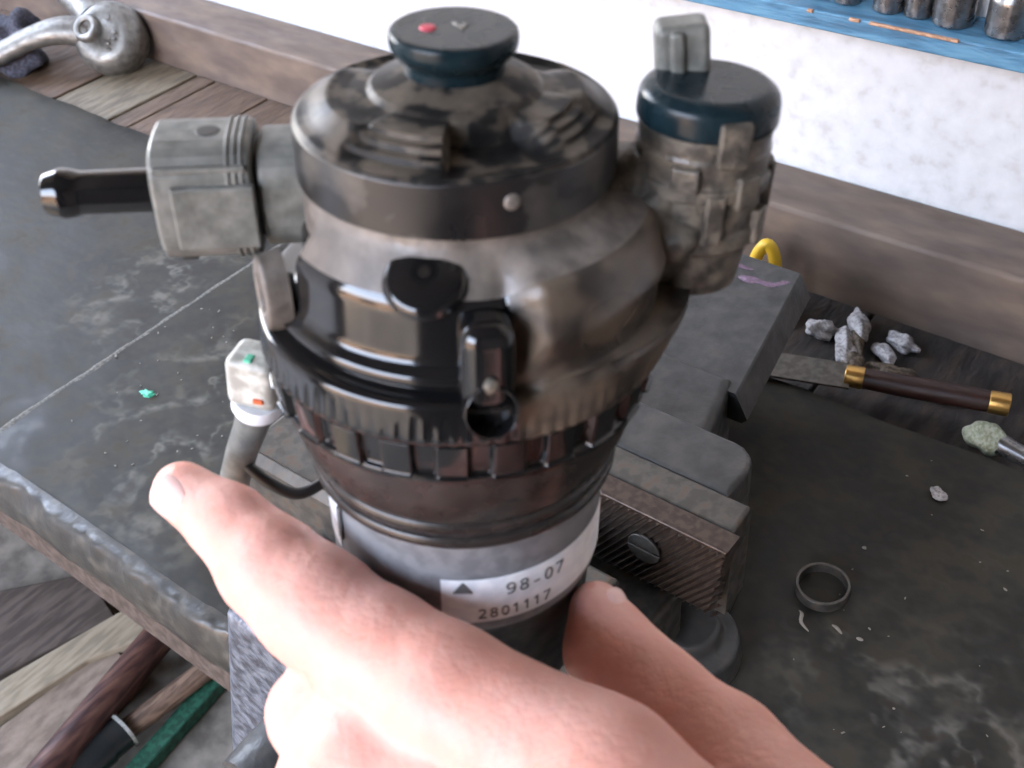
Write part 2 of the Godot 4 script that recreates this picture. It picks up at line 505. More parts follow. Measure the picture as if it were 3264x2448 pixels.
# ------------------------------------------------------------------ the place
func build_shell() -> void:
	var m := MB.new()
	m.box(Transform3D(Basis(), Vector3(0, -0.9, 6)), Vector3(60, 0.1, 60), 0.01)
	obj("ground", m, M.yard).set_meta("kind", "structure")
	m = MB.new()
	m.box(Transform3D(Basis(), Vector3(-0.2, -0.848, 0.5)), Vector3(3.4, 0.012, 2.4), 0.004)
	obj("floor", m, M.concrete).set_meta("kind", "structure")
	m = MB.new()
	aabox(m, Vector3(-1.9, -0.85, -0.9), Vector3(1.8, 2.2, -0.695), 0.004)
	tag(obj("stucco_wall", m, M.wall), "rough white stucco wall rising behind the workbench rail", "wall")
	m = MB.new()
	aabox(m, Vector3(1.3, -0.85, -0.69), Vector3(1.45, 2.2, 1.72), 0.004)  # added unseen wall, keeps light off the right of the bench
	tag(obj("added_side_wall", m, M.tin), "dark side wall added out of view to shade the bench from the right", "wall")
	m = MB.new()
	aabox(m, Vector3(0.25, -0.85, 1.6), Vector3(1.29, 2.2, 1.72), 0.004)  # added unseen wall, narrows the opening and darkens the right
	aabox(m, Vector3(-1.70, -0.85, 1.6), Vector3(-1.45, 2.2, 1.72), 0.004)
	aabox(m, Vector3(-1.449, 1.75, 1.601), Vector3(0.249, 2.2, 1.719), 0.004)
	tag(obj("added_front_wall", m, M.tin), "dark wall added out of view to dim the right, with a doorway facing the workbench", "wall")
	m = MB.new()
	aabox(m, Vector3(-1.9, -0.85, -0.69), Vector3(-1.71, 0.35, 1.72), 0.004)
	aabox(m, Vector3(-1.9, 1.2, -0.69), Vector3(-1.71, 2.2, 1.72), 0.004)
	aabox(m, Vector3(-1.899, 0.351, 0.25), Vector3(-1.711, 1.199, 1.719), 0.004)  # added unseen wall, its opening lights the left of the stucco wall
	tag(obj("added_window_wall", m, M.wall), "white wall added out of view, its open window brightening the left of the bench", "wall")
	m = MB.new()
	aabox(m, Vector3(-1.95, 2.21, -0.95), Vector3(1.6, 2.29, 1.8), 0.01)
	tag(obj("roof", m, M.tin), "dark sheet roof sheltering the workbench", "roof")
	var b := thing("building", "sunlit peach building across the yard from the workbench", "building", Vector3(-1, -0.85, 7))
	m = MB.new()
	aabox(m, Vector3(-7, -0.85, 7), Vector3(6, 2.0, 11), 0.01)
	obj("wall", m, M.render_peach, b)
	for k in 4:
		m = MB.new()
		aabox(m, Vector3(-5.6 + k * 2.9, 0.1, 6.95), Vector3(-4.4 + k * 2.9, 1.35, 7.02), 0.01)
		obj("window", m, M.dark_glass, b)

func build_bench() -> void:
	var b := thing("workbench", "long workbench with dark sheet steel top and plank back", "workbench", Vector3(-0.5, -0.85, -0.4))
	# steel sheets
	var nz := noise(77, 1.0, 4)
	for part in [[-1.35, -0.6185, 0.0], [-0.6145, 0.35, 0.0012]]:
		var m := MB.new()
		var rows := []
		var y: float = part[2]
		var cols := int((part[1] - part[0]) / 0.008)
		var zs := []
		for k in 24: zs.append(lerpf(-0.522, -0.1845, k / 23.0))
		for k in zs.size() + 2:
			var row := PackedVector3Array()
			for c in cols + 1:
				var x: float = lerpf(part[0], part[1], float(c) / cols)
				var wob := nz.get_noise_2d(x * 9.0, 3.0) * 0.004
				if k == 0: row.append(Vector3(x, y - 0.003, -0.522 + wob))
				elif k == zs.size() + 1: row.append(Vector3(x, y - 0.003, -0.1845))
				else:
					var z: float = zs[k - 1]
					var dent := nz.get_noise_2d(x * 10.0, z * 10.0) * 0.0012
					row.append(Vector3(x, y + dent, z + (wob if k == 1 else 0.0)))
			rows.append(row)
		m.grid(rows, false, Vector3.UP)
		for i in m.v.size():
			m.uv[i] = Vector2((m.v[i].x - part[0]) / (part[1] - part[0]), (m.v[i].z + 0.53) / 0.35)
		var spots := [[-0.53, -0.29, 0.075, 0.11], [-0.47, -0.24, 0.08, 0.07], [-0.02, -0.335, 0.12, 0.07], [-0.49, -0.38, 0.1, 0.05], [0.06, -0.36, 0.1, 0.09]] if part[2] > 0.0 else [[-0.66, -0.36, 0.06, 0.1]]
		obj("steel_sheet", m, steel_top(part[0], part[1], -0.53, -0.18, 1024 if part[2] > 0.0 else 768, 384, spots, 60 if part[2] > 0.0 else 70), b)
	var g := MB.new()
	var sn := noise(33, 1.0, 3)
	var grow := []
	for e2 in 5:
		var row := PackedVector3Array()
		for c in 70:
			var z := lerpf(-0.519, -0.195, c / 69.0)
			var wd := 0.0035 + 0.0022 * sn.get_noise_2d(z * 60.0, 4.0)
			var off := 0.0015 * sn.get_noise_2d(z * 40.0, 20.0)
			row.append(Vector3(-0.6165 + off + wd * (e2 - 2) / 2.0, [-0.001, 0.0008, 0.0012 + 0.0004 * sn.get_noise_2d(z * 200.0, 1.0), 0.0014, 0.0008][e2], z))
		grow.append(row)
	g.grid(grow, false, Vector3.UP)
	obj("grime_line", g, M.grime, b)
	# crumpled bright front edge
	var e := MB.new()
	var rows2 := []
	var prof := [[-0.1855, 0.0012, 0.0], [-0.1825, 0.0015, 0.3], [-0.1795, 0.0012, 0.7], [-0.1770, -0.0004, 1.0], [-0.1752, -0.0030, 1.0], [-0.1725, -0.013, 0.35], [-0.172, -0.022, 0.3], [-0.172, -0.031, 0.4], [-0.1735, -0.0345, 0.6], [-0.178, -0.035, 0.6]]
	var n2 := noise(91, 1.0, 3)
	for q in prof:
		var row := PackedVector3Array()
		for c in 421:
			var x := -1.35 + 1.7 * c / 420.0
			var w: float = q[2]
			var big := n2.get_noise_2d(x * 12.0, 1.0)
			var small := n2.get_noise_2d(x * 55.0, q[0] * 160.0)
			var lift := n2.get_noise_2d(x * 30.0, 9.0)
			row.append(Vector3(x, q[1] + w * (small * 0.0007 + lift * 0.0014), q[0] + w * (big * 0.005 + small * 0.0014)))
		rows2.append(row)
	e.grid(rows2, false, Vector3(0, 0.6, 1))
	obj("front_edge", e, M.sheet_edge, b)
	# planks that the sheets lie on, seen behind the sheets
	var gaps := [-1.40, -1.20, -1.018, -0.926, -0.899, -0.822, -0.70, -0.58, -0.46, -0.335, -0.20, -0.03, 0.13, 0.35]
	var pm := [M.planks[0], M.planks[0], M.planks[1], M.planks[2], M.planks[0], M.planks[0], M.planks[1], M.tray, M.tray, M.tray, M.tray, M.tray, M.tray]
	for k in gaps.size() - 1:
		var m := MB.new()
		var w := 0.0035 if k == 2 else 0.0012
		var top := -0.0035 if k < 6 else -0.0125
		aabox(m, Vector3(gaps[k] + w, top - 0.03, -0.638), Vector3(gaps[k + 1] - w, top, -0.2), 0.0015)
		obj("plank", m, pm[k], b)
	var r := MB.new()
	aabox(r, Vector3(-1.5, -0.05, -0.694), Vector3(0.4, 0.05, -0.6385), 0.004)
	obj("back_rail", r, M.rail_wood, b)
	var ap := MB.new()
	aabox(ap, Vector3(-1.4, -0.16, -0.24), Vector3(0.38, -0.047, -0.205), 0.003)
	obj("apron", ap, M.low_dark, b)
	for x in [-1.3, 0.25]:
		for z in [-0.6, -0.25]:
			var l := MB.new()
			aabox(l, Vector3(x - 0.035, -0.842, z - 0.035), Vector3(x + 0.035, -0.17 if z > -0.4 else -0.052, z + 0.035), 0.003)
			obj("leg", l, M.low_dark, b)
	var s := MB.new()
	aabox(s, Vector3(-1.45, -0.35, -0.62), Vector3(0.38, -0.325, 0.02), 0.003)
	obj("lower_shelf", s, M.concrete, b)

func build_wall_rack() -> void:
	var k := thing("tool_ledge", "blue painted wooden ledge on the stucco wall carrying sockets", "shelf", Vector3(-0.2, 0.175, -0.69))
	var m := MB.new()
	aabox(m, Vector3(-0.62, 0.174, -0.6945), Vector3(0.3, 0.1862, -0.655), 0.0012)
	obj("board", m, M.blue_paint, k)
	for w in [[-0.2545, -0.2475, 0.0], [-0.2415, -0.1855, 0.0002], [-0.283, -0.279, 0.0]]:
		m = MB.new()
		aabox(m, Vector3(w[0], 0.1845 + w[2], -0.6556), Vector3(w[1], 0.1866, -0.6532), 0.0006)
		obj("bare_edge", m, M.bare_wood, k)
	m = MB.new()
	aabox(m, Vector3(-0.62, 0.1, -0.6949), Vector3(0.3, 0.35, -0.6948), 0.00001)
	var spec := [[-0.2895, 0.0075, 0.03], [-0.2665, 0.0088, 0.034], [-0.2395, 0.0098, 0.036], [-0.2205, 0.0085, 0.034], [-0.1985, 0.0125, 0.04], [-0.166, 0.013, 0.042]]
	var names := ["small bright steel socket, first from the left on the blue ledge", "bright steel socket with rounded foot, second from the left on the ledge", "steel socket with a pale flank, third from the left on the ledge", "slim dull grey socket beside the widest visible socket on the ledge", "wide dull brown-grey socket, widest fully seen on the blue ledge", "wide dark socket at the right end of the blue ledge"]
	for i in spec.size():
		var q: Array = spec[i]
		var t := MB.new()
		var tr := Transform3D(Basis(), Vector3(q[0], 0.1863, -0.678))
		lathe(t, tr, rounded([Vector2(0, 0.0001), Vector2(q[1], 0.0001), Vector2(q[1], q[2] * 0.5), Vector2(q[1] * 0.86, q[2] * 0.62), Vector2(q[1] * 0.86, q[2]), Vector2(q[1] * 0.55, q[2]), Vector2(q[1] * 0.55, q[2] - 0.008), Vector2(0, q[2] - 0.008)], 0.0012), 32)
		tag(obj("socket", t, M.chrome), names[i], "socket", "sockets standing on the blue ledge")

# ------------------------------------------------------------------ the vise
func build_vise() -> void:
	var v := thing("bench_vise", "heavy grey iron bench vise bolted to the bench front", "vise", Vector3(-0.235, 0.002, -0.33))
	var I := Transform3D()
	var m := MB.new()
	# swivel base with its lugs
	lathe(m, Transform3D(Basis(), Vector3(-0.247, 0.0, -0.33)), rounded([Vector2(0, 0.03), Vector2(0.068, 0.03), Vector2(0.074, 0.016), Vector2(0.094, 0.014), Vector2(0.096, 0.0015), Vector2(0, 0.0015)], 0.003), 72)
	obj("base", m, M.vise_iron, v)
	for p in [Vector3(-0.158, 0.002, -0.305), Vector3(-0.33, 0.002, -0.30)]:
		m = MB.new()
		lathe(m, Transform3D(Basis(), p), rounded([Vector2(0, 0.026), Vector2(0.016, 0.026), Vector2(0.0175, 0.017), Vector2(0.026, 0.016), Vector2(0.028, 0.0), Vector2(0, 0.0)], 0.003), 40)
		obj("lug", m, M.vise_iron, v)
	# fixed body
	m = MB.new()
	m.prism(I, PackedVector2Array([Vector2(-0.30, -0.29), Vector2(-0.19, -0.29), Vector2(-0.185, -0.36), Vector2(-0.20, -0.42), Vector2(-0.29, -0.42), Vector2(-0.305, -0.36)]), 0.028, 0.085, 0.006)
	obj("body", m, M.vise_iron, v)
	m = MB.new()
	sweep(m, [Vector3(-0.31, 0.066, -0.392), Vector3(-0.20, 0.066, -0.392)], [0.017, 0.017], 24)
	obj("neck_bar", m, M.vise_blue, v)
	# anvil: flat top, sloping flanks
	m = MB.new()
	var top := [Vector2(-0.305, -0.530), Vector2(-0.2148, -0.530), Vector2(-0.1945, -0.412), Vector2(-0.305, -0.412)]
	var rows := []
	for lv in [[0.0, 0.081], [0.001, 0.0801], [0.0085, 0.066], [0.0055, 0.062]]:
		var row := PackedVector3Array()
		for i in 4:
			var q: Vector2 = top[i]
			var sx := -1.0 if i in [0, 3] else 1.0
			row.append(Vector3(q.x + sx * lv[0], lv[1], q.y + (0.0 if lv[0] < 0.01 else 0.0)))
		rows.append(row)
	var am := MB.new()
	for r in 3:
		for i in 4:
			var j := (i + 1) % 4
			var quad := [rows[r][i], rows[r][j], rows[r + 1][j], rows[r + 1][i]]
			var f: Vector3 = (quad[1] - quad[0]).cross(quad[3] - quad[0]).normalized()
			var c: Vector3 = (quad[0] + quad[2]) / 2 - Vector3(-0.25, 0.06, -0.47)
			if f.dot(c) < 0: f = -f
			var k := am.v.size()
			for p in quad: am.put(p, f)
			am.tri(k, k + 1, k + 2); am.tri(k, k + 2, k + 3)
	am.fan(rows[0], Vector3.UP)
	am.fan(rows[3], Vector3.DOWN)
	obj("anvil", am, M.vise_iron, v)
	m = MB.new()
	aabox(m, Vector3(-0.30, 0.003, -0.49), Vector3(-0.245, 0.0635, -0.40), 0.004)
	obj("anvil_foot", m, M.vise_iron, v)
	# fixed jaw
	m = MB.new()
	var corner := PackedVector2Array()
	for k in 5:
		var a := PI / 2 * k / 4.0
		corner.append(Vector2(-0.160 + sin(a) * 0.014, -0.331 - cos(a) * 0.014))
	var jaw := PackedVector2Array([Vector2(-0.335, -0.345), Vector2(-0.335, -0.3125)])
	jaw = PackedVector2Array([Vector2(-0.335, -0.312), Vector2(-0.146, -0.312)])
	for k in 5: jaw.append(corner[4 - k])
	jaw.append(Vector2(-0.335, -0.345))
	m.prism(I, jaw, 0.05, 0.1185, 0.003)
	obj("jaw_back", m, M.vise_iron, v)
	m = MB.new()
	m.prism(I, PackedVector2Array([Vector2(-0.35, -0.2935), Vector2(-0.1335, -0.2935), Vector2(-0.1345, -0.312), Vector2(-0.345, -0.312)]), 0.062, 0.1192, 0.0022)
	obj("jaw", m, M.vise_steel, v)
	# jaw plate with diagonal serrations and its slotted screw
	m = MB.new()
	m.prism(Transform3D(Basis(Vector3(1, 0, 0), Vector3(0, 0, 1), Vector3(0, -1, 0)), Vector3(0, 0, 0)), PackedVector2Array([Vector2(-0.348, -0.12), Vector2(-0.1300, -0.12), Vector2(-0.1362, -0.0755), Vector2(-0.348, -0.0735)]), -0.2936, -0.2815, 0.0012)
	var plate := obj("jaw_plate", m, M.jaw_steel, v)
	var sr := MB.new()
	var x := -0.352
	while x < -0.118:
		# one ridge: a slanted bar clipped to the plate
		var a := Vector2(x, 0.0765)
		var b := Vector2(x + 0.03, 0.1186)
		var lim := func(y: float) -> float: return lerpf(-0.1368, -0.1308, (y - 0.0755) / 0.0445)
		if b.x > lim.call(b.y):
			var u: float = (lim.call(b.y) - a.x) / (b.x - a.x + 1e-6)
			if u <= 0.05:
				break
			b = a.lerp(b, minf(u, 1.0))
		var w := 0.0011
		var quad := [Vector3(a.x - w, a.y, -0.2818), Vector3(a.x + w, a.y, -0.2818), Vector3(b.x + w, b.y, -0.2818), Vector3(b.x - w, b.y, -0.2818)]
		var p0 := Vector3(a.x, a.y, -0.2796)
		var p1 := Vector3(b.x, b.y, -0.2796)
		for s in [[quad[0], quad[3], p1, p0], [quad[1], quad[2], p1, p0]]:
			var f: Vector3 = (s[1] - s[0]).cross(s[3] - s[0]).normalized()
			if f.z < 0: f = -f
			var k := sr.v.size()
			for p in s: sr.put(p, f)
			sr.tri(k, k + 1, k + 2); sr.tri(k, k + 2, k + 3)
		for s in [[quad[0], quad[1], p0, Vector3.DOWN], [quad[3], quad[2], p1, Vector3.UP]]:
			var k := sr.v.size()
			for p in 3: sr.put(s[p], s[3])
			sr.tri(k, k + 1, k + 2)
		x += 0.0037
	obj("serration", sr, M.jaw_steel, plate)
	for xs in [-0.1688, -0.31]:
		m = MB.new()
		var fr := Transform3D(Basis(Vector3(1, 0, 0), Vector3(0, 0, 1), Vector3(0, -1, 0)), Vector3(xs, 0.1, -0.2805))
		for sd in [1.0, -1.0]:
			var half := PackedVector2Array()
			for k in 13:
				var an := PI * k / 12.0
				half.append(Vector2(cos(an) * 0.0082, sd * (sin(an) * 0.0075 + 0.0007)))
			m.prism(fr, half, 0.0, 0.0016, 0.0004)
		obj("screw", m, M.vise_steel, v)
	# slide bar and the moving jaw
	m = MB.new()
	aabox(m, Vector3(-0.30, 0.022, -0.30), Vector3(-0.158, 0.062, -0.18), 0.004)
	obj("slide", m, M.vise_steel, v)
	m = MB.new()
	m.prism(I, PackedVector2Array([Vector2(-0.352, -0.2095), Vector2(-0.16, -0.2095), Vector2(-0.16, -0.246), Vector2(-0.352, -0.246)]), 0.066, 0.1205, 0.0032)
	obj("moving_jaw", m, M.vise_steel, v)
	m = MB.new()
	m.box(Transform3D(Basis(Vector3.RIGHT, PI / 4), Vector3(-0.256, 0.1190, -0.2112)), Vector3(0.188, 0.0030, 0.0062), 0.0006)
	obj("jaw_edge", m, M.vise_steel, v)
	m = MB.new()
	var tr := Transform3D(Basis(Vector3(1, 0, 0), Vector3(0, 0, 1), Vector3(0, -1, 0)), Vector3.ZERO)
	m.prism(tr, PackedVector2Array([Vector2(-0.305, -0.094), Vector2(-0.17, -0.094), Vector2(-0.20, 0.2), Vector2(-0.398, 0.2)]), -0.207, -0.15, 0.006)
	obj("front_body", m, M.vise_blue, v)
	m = MB.new()
	sweep(m, [Vector3(-0.275, 0.02, -0.155), Vector3(-0.275, 0.02, -0.118)], [0.02, 0.018], 28)
	obj("spindle_boss", m, M.vise_iron, v)
	# chalk smears on the anvil: thin print
	m = MB.new()
	lump(m, Vector3(-0.231, 0.0806, -0.511), Vector3(0.03, 0.0012, 0.016), Vector3(0, 0.3, 0), 5, 0.9, 10)
	lump(m, Vector3(-0.258, 0.0806, -0.517), Vector3(0.03, 0.0010, 0.006), Vector3(0, 0.1, 0), 6, 0.9, 8)
	obj("paint_smear", m, surf([Color(0.36, 0.29, 0.34), Color(0.42, 0.33, 0.4)], [0.3, 0.7], 0.02, {"seed": 60, "rough": [0.7, 0.8]}), v)

# ------------------------------------------------------------------ the filter
func blend_lathe(m: MB, pa: PackedVector2Array, pb: PackedVector2Array, w: Callable, seg: int, extra: Callable, d0 := 0.0, d1 := 360.0) -> void:
	var full := d1 - d0 > 359.9
	var n := seg if full else int(seg * (d1 - d0) / 360.0) + 1
	var rows := []
	for i in pa.size():
		var row := PackedVector3Array()
		for c in n:
			var deg := d0 + (360.0 * c / seg if full else (d1 - d0) * c / (n - 1))
			var th := deg_to_rad(deg)
			if deg > 180.0: deg -= 360.0
			if deg < -180.0: deg += 360.0
			var q := pa[i].lerp(pb[i], w.call(deg))
			q.x += extra.call(deg, q.y)
			row.append(Vector3(q.x * sin(th), q.y, q.x * cos(th)))
		rows.append(row)
	var mid := deg_to_rad((d0 + d1) / 2.0)
	m.grid(rows, full, Vector3.ZERO if full else Vector3(sin(mid), 0.3, cos(mid)))

# pairs of height and radius as points of a profile
func ys(a: Array) -> Array:
	var o := []
	for i in range(0, a.size(), 2): o.append(Vector2(a[i + 1], a[i]))
	return o

func on_can(deg: float, s: float, r: float) -> Transform3D:
	var a := deg_to_rad(deg)
	var z := Vector3(sin(a), 0, cos(a))
	return Transform3D(Basis(Vector3(cos(a), 0, -sin(a)), Vector3.UP, z), z * r + Vector3(0, s, 0))

func build_filter() -> void:
	var f := thing("fuel_filter", "black and grey diesel fuel filter with priming knob held over the vise", "fuel filter", Vector3(-0.1578, 0.2209, -0.1584))
	f.basis = Basis(Vector3(0.7977, -0.0688, -0.5991), Vector3(0.02, 0.9959, -0.0878), Vector3(0.6027, 0.058, 0.7958)).orthonormalized()
	var I := Transform3D()
	# priming knob
	var m := MB.new()
	lathe(m, I, rounded(ys([0.1625, 0.0, 0.1626, 0.0136, 0.1616, 0.0143, 0.1588, 0.0142, 0.1568, 0.0126, 0.1560, 0.0112, 0.150, 0.0112]), 0.0011, 4), 72)
	var knob := obj("priming_knob", m, M.knob, f, false)
	m = MB.new()
	lathe(m, Transform3D(Basis(), Vector3(-0.0055, 0.1624, 0.0008)), rounded([Vector2(0, 0.0007), Vector2(0.0017, 0.0006), Vector2(0.0019, 0.0)], 0.0003), 20)
	obj("red_dot", m, M.red, knob, false)
	m = MB.new()
	for q in [[0.0004, -0.0016, 0.002], [0.0016, 0.0004, 0.0026], [0.0026, -0.0012, 0.0014]]:
		m.box(Transform3D(Basis(Vector3.UP, 0.5), Vector3(q[0], 0.1626, q[1])), Vector3(0.0008, 0.0006, q[2]), 0.0002)
	obj("emblem", m, M.grimy_plastic, knob, false)
	# cap
	m = MB.new()
	var hi: Array = ys([0.1535, 0.0108, 0.1520, 0.0150, 0.1508, 0.0185, 0.1497, 0.0198, 0.1496, 0.0268, 0.1482, 0.0272, 0.1480, 0.0292, 0.1465, 0.0297, 0.1463, 0.0315, 0.1448, 0.0320, 0.1446, 0.0338, 0.1445, 0.0358, 0.1432, 0.0368, 0.1312, 0.0370, 0.1306, 0.034])
	var lo: Array = ys([0.1535, 0.0108, 0.1520, 0.0150, 0.1508, 0.0185, 0.1495, 0.0196, 0.1462, 0.0202, 0.1440, 0.0215, 0.1436, 0.0245, 0.1434, 0.027, 0.1433, 0.029, 0.1433, 0.031, 0.1434, 0.033, 0.1447, 0.0354, 0.1436, 0.0367, 0.1312, 0.0370, 0.1306, 0.034])
	var wcap := func(d: float) -> float:
		var h := smoothstep(-150.0, -105.0, d) * (1.0 - smoothstep(-2.5, -0.5, d)) + smoothstep(36.0, 50.0, d) * (1.0 - smoothstep(105.0, 150.0, d))
		return 1.0 - clampf(h, 0.0, 1.0)
	var md: Array = ys([0.1535, 0.0108, 0.1520, 0.0150, 0.1508, 0.0185, 0.1494, 0.0198, 0.1488, 0.0240, 0.1491, 0.0268, 0.1494, 0.0280, 0.1491, 0.0290, 0.1482, 0.0302, 0.1472, 0.0315, 0.1462, 0.0328, 0.1455, 0.0340, 0.1448, 0.0356, 0.1434, 0.0368, 0.1312, 0.0370, 0.1306, 0.034])
	var phi := rounded(hi, 0.00035, 3)
	var plo := rounded(lo, 0.00035, 3)
	var pmd := rounded(md, 0.00035, 3)
	while pmd.size() > phi.size(): pmd.remove_at(pmd.size() / 2)
	var rim := 0
	while phi[rim].x < 0.0362: rim += 1
	var capped := func(a: int, b: int, seg: int) -> MB:
		var o := MB.new()
		var rows := []
		for i in range(a, b):
			var row := PackedVector3Array()
			for c in seg:
				var d := 360.0 * c / seg - (360.0 if c * 2 > seg else 0.0)
				var smo := 1.0 - smoothstep(-44.0, -37.0, d) + smoothstep(74.0, 84.0, d)
				var q := phi[i].lerp(pmd[i], clampf(smo, 0.0, 1.0)).lerp(plo[i], wcap.call(d))
				row.append(Vector3(q.x * sin(deg_to_rad(d)), q.y, q.x * cos(deg_to_rad(d))))
			rows.append(row)
		o.grid(rows, true)
		return o
	var cap := obj("cap", capped.call(rim, phi.size(), 360), M.cap_black, f, false)
	obj("cap_top", capped.call(0, rim + 1, 540), M.cap_top, cap, false)
	m = MB.new()
	lathe(m, on_can(20.6, 0.139, 0.0368) * Transform3D(Basis(Vector3.RIGHT, PI / 2), Vector3.ZERO), rounded([Vector2(0, 0.0007), Vector2(0.0015, 0.0006), Vector2(0.0019, 0.0)], 0.0004), 18)
	obj("stud", m, M.shoulder, cap, false)
	# head: stepped shoulders in front, a wide dusty lobe on the right
	m = MB.new()
	var L: Array = ys([0.1315, 0.0345, 0.1278, 0.0346, 0.1176, 0.0426, 0.1042, 0.0432, 0.1020, 0.0463, 0.0996, 0.0463, 0.0990, 0.0450, 0.0983, 0.0450, 0.0976, 0.0502, 0.0868, 0.0505, 0.0862, 0.0490])
	var Rr: Array = ys([0.1315, 0.0345, 0.1278, 0.0352, 0.1235, 0.0472, 0.1120, 0.0506, 0.1060, 0.0492, 0.1030, 0.0488, 0.1010, 0.0490, 0.1000, 0.0490, 0.0980, 0.0500, 0.0868, 0.0505, 0.0862, 0.0490])
	var whead := func(d: float) -> float: return smoothstep(15.0, 26.0, d) * (1.0 - smoothstep(150.0, 165.0, d))
	var teeth := func(d: float, s: float) -> float:
		if s > 0.1008 and s < 0.1262:
			return -0.0052 * smoothstep(0.1008, 0.1025, s) * (1.0 - smoothstep(0.1235, 0.1262, s)) * (1.0 - smoothstep(-59.0, -56.5, d)) * smoothstep(-150.0, -140.0, d)
		var bulge := 0.0088 * exp(-pow((d - 84.0) / 34.0, 2.0)) * smoothstep(0.0800, 0.1060, s) * (1.0 - smoothstep(0.1165, 0.1275, s))
		return bulge + (0.00024 * (1.0 if fmod(d + 360.0, 4.0) < 2.0 else 0.0) if s > 0.0866 and s < 0.0935 else 0.0)
	var pl := rounded(L, 0.0021, 5)
	var pr := rounded(Rr, 0.0021, 5)
	var cut := 0
	while pl[cut].y > 0.1193: cut += 1
	blend_lathe(m, pl.slice(0, cut + 1), pr.slice(0, cut + 1), whead, 360, teeth)
	obj("shoulder", m, M.shoulder, f, false)
	m = MB.new()
	blend_lathe(m, pl.slice(cut), pr.slice(cut), whead, 540, teeth, -200.0, 17.0)
	obj("head", m, M.gloss_black, f, false)
	m = MB.new()
	blend_lathe(m, pl.slice(cut), pr.slice(cut), whead, 540, teeth, 17.0, 160.0)
	obj("side_lobe", m, M.dusty_black, f, false)
	# flat dark oval on the front shoulder
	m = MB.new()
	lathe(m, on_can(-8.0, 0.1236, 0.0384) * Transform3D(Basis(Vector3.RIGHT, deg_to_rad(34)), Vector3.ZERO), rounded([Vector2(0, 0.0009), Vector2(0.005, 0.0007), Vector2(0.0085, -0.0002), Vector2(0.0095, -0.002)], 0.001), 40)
	obj("dark_oval", m, M.gloss_black, f, false)
	# upright outlet elbow in front
	m = MB.new()
	var el := on_can(9.5, 0.0, 0.0)
	m.box(el * Transform3D(Basis(), Vector3(0, 0.1075, 0.0465)), Vector3(0.0125, 0.0225, 0.0125), 0.0048)
	var elbow := obj("outlet_elbow", m, M.gloss_black, f, false)
	m = MB.new()
	var out := el * Transform3D(Basis(Vector3.RIGHT, deg_to_rad(76)), Vector3(0, 0.0975, 0.0485))
	lathe(m, out, rounded([Vector2(0.0060, -0.006), Vector2(0.0060, 0.0062), Vector2(0.0055, 0.0065), Vector2(0.0053, -0.028), Vector2(0, -0.028)], 0.0005), 40)
	obj("outlet_tube", m, M.gloss_black, elbow, false)
	m = MB.new()
	lump(m, el * Vector3(0.0, 0.1055, 0.0530), Vector3(0.0035, 0.004, 0.0025), Vector3.ZERO, 3, 0.3, 8)
	obj("nub", m, M.grimy_plastic, elbow, false)
	# ribbed collar
	m = MB.new()
	var pc: PackedVector2Array = rounded(ys([0.0868, 0.0480, 0.0866, 0.0484, 0.0800, 0.0478, 0.0766, 0.0474, 0.0760, 0.0488, 0.0736, 0.0486, 0.0728, 0.0472, 0.0724, 0.0455]), 0.0006, 3)
	var ribs := func(d: float, s: float) -> float:
		var ph := fmod(d + 725.0, 15.0)
		var up := smoothstep(0.0, 0.7, ph) * (1.0 - smoothstep(9.0, 9.7, ph))
		return 0.0018 * up * (1.0 if s > 0.0762 and s < 0.0864 else 0.0)
	blend_lathe(m, pc, pc, func(_d: float) -> float: return 0.0, 720, ribs)
	obj("ribbed_collar", m, M.gloss_black, f, false)
	# smooth skirt and its two rings
	m = MB.new()
	lathe(m, I, rounded(ys([0.0726, 0.0468, 0.0640, 0.0456, 0.0560, 0.0428, 0.0542, 0.0415]), 0.004, 6), 120)
	obj("skirt", m, M.dome, f, false)
	for q in [[0.0526, 0.0410], [0.0471, 0.0405]]:
		m = MB.new()
		lathe(m, I, rounded(ys([q[0] + 0.0022, q[1] - 0.0015, q[0] + 0.0018, q[1] + 0.0008, q[0], q[1] + 0.0015, q[0] - 0.0018, q[1] + 0.0008, q[0] - 0.0022, q[1] - 0.0015]), 0.0008, 4), 120)
		obj("rim_ring", m, M.dome, f, false)
	m = MB.new()
	lathe(m, I, rounded(ys([0.054, 0.0412, 0.0445, 0.0402, 0.0430, 0.0390]), 0.001), 96)
	obj("rim_groove", m, M.can_dark, f, false)
	# canister
	m = MB.new()
	lathe(m, I, rounded(ys([0.0440, 0.0386, 0.0120, 0.0386, 0.0105, 0.0380]), 0.001), 120)
	var can := obj("canister", m, M.can, f, false)
	m = MB.new()
	lathe(m, I, rounded(ys([0.0118, 0.0382, 0.0080, 0.0368, -0.0280, 0.0355, -0.0350, 0.0300, -0.0350, 0.0]), 0.003, 5), 96)
	obj("canister_base", m, M.can_dark, f, false)
	m = MB.new()
	lathe(m, I, rounded(ys([0.0313, 0.03885, 0.0313, 0.03895, 0.0148, 0.03895, 0.0148, 0.03885]), 0.00004), 48, deg_to_rad(-7.5), deg_to_rad(84))
	var lab := obj("paper_label", m, M.label_paper, f, false)
	m = MB.new()
	lathe(m, I, rounded(ys([0.0425, 0.03885, 0.0425, 0.03895, 0.0235, 0.03895, 0.0235, 0.03885]), 0.00004), 16, deg_to_rad(-86), deg_to_rad(-60))
	var lab2 := obj("paper_label", m, M.label_paper, f, false)
	m = MB.new()
	m.box(on_can(-58, 0.034, 0.0391), Vector3(0.0022, 0.011, 0.0006), 0.0002)
	obj("print", m, M.ink, lab2, false)
	m = MB.new()
	var tp := on_can(1.0, 0.0285, 0.03899)
